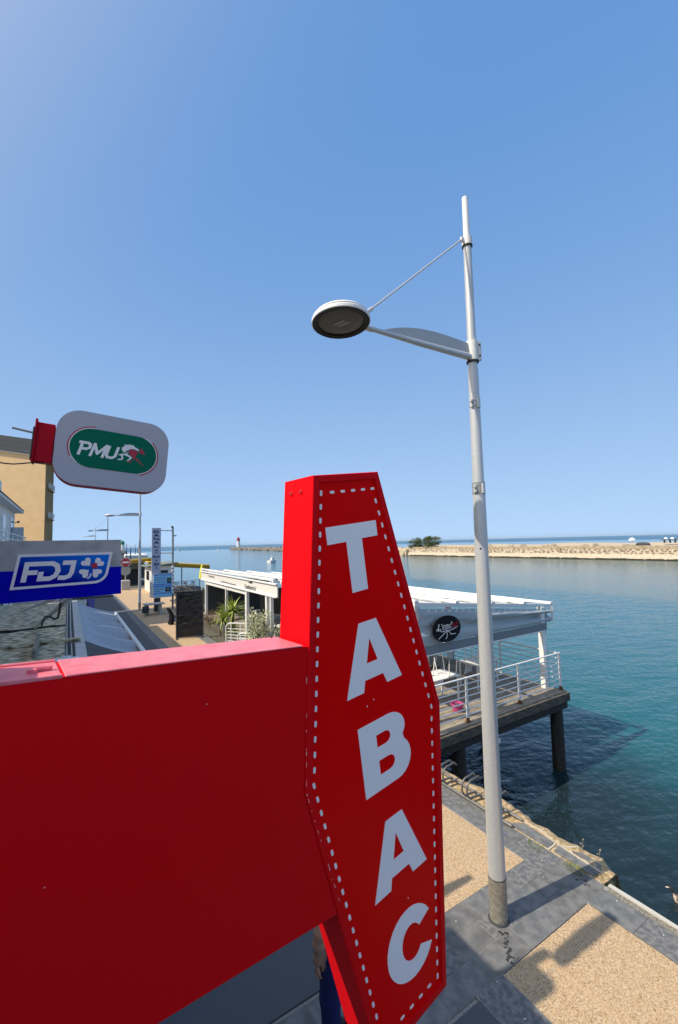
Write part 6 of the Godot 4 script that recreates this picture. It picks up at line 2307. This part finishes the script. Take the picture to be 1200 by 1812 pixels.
# ---------------------------------------------------------------- the person below the arm
func surface(st: SurfaceTool, bones: Array, cell: float, blend: float, tint: Callable):
	# meshes the smooth union of tapered capsules [from, to, radius, radius]
	var lo := Vector3.ONE * 1e9
	var hi := Vector3.ONE * -1e9
	for b in bones:
		for e in 2:
			lo = lo.min(b[e] - Vector3.ONE * (b[2 + e] + cell * 3))
			hi = hi.max(b[e] + Vector3.ONE * (b[2 + e] + cell * 3))
	var n := Vector3i(((hi - lo) / cell).ceil()) + Vector3i.ONE
	var field := PackedFloat32Array()
	field.resize(n.x * n.y * n.z)
	field.fill(1.0)
	for b in bones:
		var pa: Vector3 = b[0]
		var pb: Vector3 = b[1]
		var ab := pb - pa
		var l2 := maxf(ab.length_squared(), 1e-9)
		var pad: float = maxf(b[2], b[3]) + blend + cell * 2
		var i0 := Vector3i(((pa.min(pb) - Vector3.ONE * pad - lo) / cell).floor()).max(Vector3i.ZERO)
		var i1 := Vector3i(((pa.max(pb) + Vector3.ONE * pad - lo) / cell).ceil()).min(n - Vector3i.ONE)
		for z in range(i0.z, i1.z + 1):
			for y in range(i0.y, i1.y + 1):
				var at := (z * n.y + y) * n.x
				for x in range(i0.x, i1.x + 1):
					var p := lo + Vector3(x, y, z) * cell
					var u := clampf((p - pa).dot(ab) / l2, 0.0, 1.0)
					var d := p.distance_to(pa + ab * u) - lerpf(b[2], b[3], u)
					var e := field[at + x]
					var h := maxf(blend - absf(d - e), 0.0) / blend
					field[at + x] = minf(d, e) - h * h * blend * 0.25
	var vid := {}
	var vs := PackedVector3Array()
	var corners := [Vector3i(0, 0, 0), Vector3i(1, 0, 0), Vector3i(0, 1, 0), Vector3i(1, 1, 0), Vector3i(0, 0, 1), Vector3i(1, 0, 1), Vector3i(0, 1, 1), Vector3i(1, 1, 1)]
	var edges := [[0, 1], [2, 3], [4, 5], [6, 7], [0, 2], [1, 3], [4, 6], [5, 7], [0, 4], [1, 5], [2, 6], [3, 7]]
	var ids := PackedInt32Array()
	ids.resize(field.size())
	ids.fill(-1)
	for z in n.z - 1:
		for y in n.y - 1:
			for x in n.x - 1:
				var at := (z * n.y + y) * n.x + x
				var f := [field[at], field[at + 1], field[at + n.x], field[at + n.x + 1], field[at + n.x * n.y], field[at + n.x * n.y + 1], field[at + n.x * n.y + n.x], field[at + n.x * n.y + n.x + 1]]
				var neg := 0
				for v in f: neg += 1 if v < 0.0 else 0
				if neg == 0 or neg == 8: continue
				var s := Vector3.ZERO
				var k := 0
				for e in edges:
					var a: float = f[e[0]]
					var b: float = f[e[1]]
					if (a < 0.0) != (b < 0.0):
						s += Vector3(corners[e[0]]).lerp(Vector3(corners[e[1]]), a / (a - b))
						k += 1
				ids[at] = vs.size()
				vs.append(lo + (Vector3(x, y, z) + s / k) * cell)
	var strides := [1, n.x, n.x * n.y]
	var norms := PackedVector3Array()
	norms.resize(vs.size())
	var tris := PackedInt32Array()
	for z in range(1, n.z - 1):
		for y in range(1, n.y - 1):
			for x in range(1, n.x - 1):
				var at := (z * n.y + y) * n.x + x
				for ax in 3:
					var a := field[at]
					var b := field[at + strides[ax]]
					if (a < 0.0) == (b < 0.0): continue
					var u: int = strides[(ax + 1) % 3]
					var v: int = strides[(ax + 2) % 3]
					var q := [ids[at], ids[at - u], ids[at - u - v], ids[at - v]]
					if q.has(-1): continue
					var want := Vector3.ZERO
					want[ax] = 1.0 if a < 0.0 else -1.0
					var nn := (vs[q[2]] - vs[q[0]]).cross(vs[q[1]] - vs[q[3]])
					if nn.dot(want) < 0.0: nn = -nn
					for i in q: norms[i] += nn
					for t in [[0, 1, 2], [0, 2, 3]]:
						var c := (vs[q[t[1]]] - vs[q[t[0]]]).cross(vs[q[t[2]]] - vs[q[t[0]]])
						tris.append(q[t[0]])
						tris.append(q[t[2]] if c.dot(want) > 0.0 else q[t[1]])
						tris.append(q[t[1]] if c.dot(want) > 0.0 else q[t[2]])
	for i in tris:
		st.set_color(tint.call(vs[i]))
		st.set_normal(norms[i].normalized())
		st.add_vertex(vs[i])

func person():
	# stands with its back to the camera, the left arm hanging beside the leg; local -z is where it looks
	var t := thing("person", "person in navy trousers with bare forearm and bracelet, standing under the red arm", "person", Vector3(2.140, 0, -3.60), 0.15)
	var st := mb()
	var bones := []
	for s in [-1.0, 1.0]:
		bones.append([Vector3(0.095 * s, 0.90, 0.0), Vector3(0.115 * s, 0.50, 0.0), 0.112, 0.090])
		bones.append([Vector3(0.115 * s, 0.50, 0.0), Vector3(0.125 * s, 0.11, 0.03), 0.090, 0.078])
		bones.append([Vector3(0.105 * s, 0.045, 0.05), Vector3(0.115 * s, 0.035, -0.14), 0.046, 0.036])
		bones.append([Vector3(0.17 * s, 1.42, 0.0), Vector3(0.235 * s, 1.12, 0.03), 0.060, 0.052])
		bones.append([Vector3(0.235 * s, 1.12, 0.03), Vector3(0.236 * s, 1.02, 0.012), 0.050, 0.050])
		bones.append([Vector3(0.236 * s, 1.02, 0.012), Vector3(0.228 * s, 0.875, -0.02), 0.050, 0.034])
		bones.append([Vector3(0.228 * s, 0.875, -0.02), Vector3(0.228 * s, 0.845, -0.024), 0.034, 0.032])
		bones.append([Vector3(0.0, 1.44, 0.01), Vector3(0.16 * s, 1.43, 0.0), 0.07, 0.058])
		bones.append([Vector3(0.075 * s, 1.60, 0.0), Vector3(0.080 * s, 1.60, 0.0), 0.018, 0.016])
		bones.append([Vector3(0.07 * s, 0.93, 0.0), Vector3(0.065 * s, 1.15, 0.0), 0.105, 0.10])
		bones.append([Vector3(0.065 * s, 1.15, 0.0), Vector3(0.085 * s, 1.36, 0.0), 0.105, 0.105])
	bones.append([Vector3(0, 1.44, 0.0), Vector3(0, 1.54, -0.01), 0.055, 0.052])
	bones.append([Vector3(0, 1.58, -0.03), Vector3(0, 1.66, 0.0), 0.070, 0.088])
	bones.append([Vector3(0, 1.585, -0.105), Vector3(0, 1.615, -0.10), 0.014, 0.009])
	var navy := Color(.004, .010, .085)
	var shirt := Color(.02, .022, .03)
	var skin := Color(.42, .235, .15)
	var tint := func(p: Vector3) -> Color:
		if p.y < 0.085: return Color(.02, .02, .022)
		if p.y < 1.24 and Geometry3D.get_closest_point_to_segment(Vector3(absf(p.x), p.y, p.z), Vector3(.2285, .84, -.024), Vector3(.236, 1.20, .03)).distance_to(Vector3(absf(p.x), p.y, p.z)) < 0.078 and absf(p.x) > 0.190: return skin
		if p.y > 1.49: return skin
		return navy if p.y < 0.96 else shirt
	surface(st, bones, 0.016, 0.035, tint)
	# the hands: a palm and five bent fingers each
	for s in [-1.0, 1.0]:
		var h := []
		var w := Vector3(0.228 * s, 0.845, -0.024)
		h.append([Vector3(w.x, 0.875, -0.02), w, 0.028, 0.026])
		for k in 4:
			var zz := -0.055 + 0.019 * k
			h.append([w + Vector3(0, -0.012, 0.008 - 0.006 * k + 0.0), Vector3(w.x, 0.765, zz), 0.014, 0.0105])
			var ln: float = [0.032, 0.038, 0.036, 0.028][k]
			var p0 := Vector3(w.x, 0.765, zz)
			var p1 := p0 + Vector3(-0.004 * s, -ln, -0.002)
			var p2 := p1 + Vector3(-0.013 * s, -ln * 0.62, 0.0)
			var p3 := p2 + Vector3(-0.014 * s, -ln * 0.38, 0.0)
			h.append([p0, p1, 0.0100, 0.0088])
			h.append([p1, p2, 0.0088, 0.0080])
			h.append([p2, p3, 0.0080, 0.0068])
		var b0 := w + Vector3(-0.004 * s, -0.022, -0.018)
		var b1 := b0 + Vector3(-0.012 * s, -0.030, -0.026)
		h.append([b0, b1, 0.0140, 0.0108])
		h.append([b1, b1 + Vector3(-0.006 * s, -0.030, -0.010), 0.0108, 0.0092])
		h.append([b1 + Vector3(-0.006 * s, -0.030, -0.010), b1 + Vector3(-0.009 * s, -0.052, -0.008), 0.0092, 0.0072])
		surface(st, h, 0.0040, 0.006, func(_p): return Color(.42, .225, .15))
	var m := mat(1, 1, 1, 0.75)
	m.vertex_color_use_as_albedo = true
	obj("body", st, m, t)
	st = mb()
	surface(st, [[Vector3(0, 1.66, 0.02), Vector3(0, 1.68, 0.0), 0.096, 0.092], [Vector3(0, 1.60, 0.06), Vector3(0, 1.66, 0.04), 0.06, 0.085]], 0.014, 0.03, func(_p): return Color(.03, .02, .015))
	obj("hair", st, m, t)
	for s in [-1.0, 1.0]:
		st = mb()
		lathe(st, [Vector2(0.004, -0.002), Vector2(0.0085, 0), Vector2(0.0, 0.003)], Vector3(0.032 * s, 1.625, -0.108), 10, Basis(Vector3.RIGHT, -PI / 2))
		obj("eye", st, M.white, t)
	st = mb()
	box(st, Vector3(0, 1.555, -0.098), Vector3(0.045, 0.008, 0.012), Basis.IDENTITY, 0.003)
	obj("mouth", st, mat(.25, .07, .06, 0.6), t)
	st = mb()
	var pts := []
	for k in 21:
		var a := TAU * k / 20.0
		pts.append(Vector3(-0.228 + 0.0385 * cos(a), 0.872 + 0.006 * sin(a), -0.021 + 0.0385 * sin(a)))
	tube(st, pts, 0.0042, 6, false)
	obj("bracelet", st, M.black, t)
	st = mb()
	pts = []
	for k in 21:
		var a := TAU * k / 20.0
		pts.append(Vector3(-0.228 + 0.0385 * cos(a), 0.890 + 0.004 * sin(a), -0.020 + 0.0385 * sin(a)))
	tube(st, pts, 0.0038, 6, false)
	obj("bracelet", st, mat(.75, .75, .74, 0.25, 0.9), t)
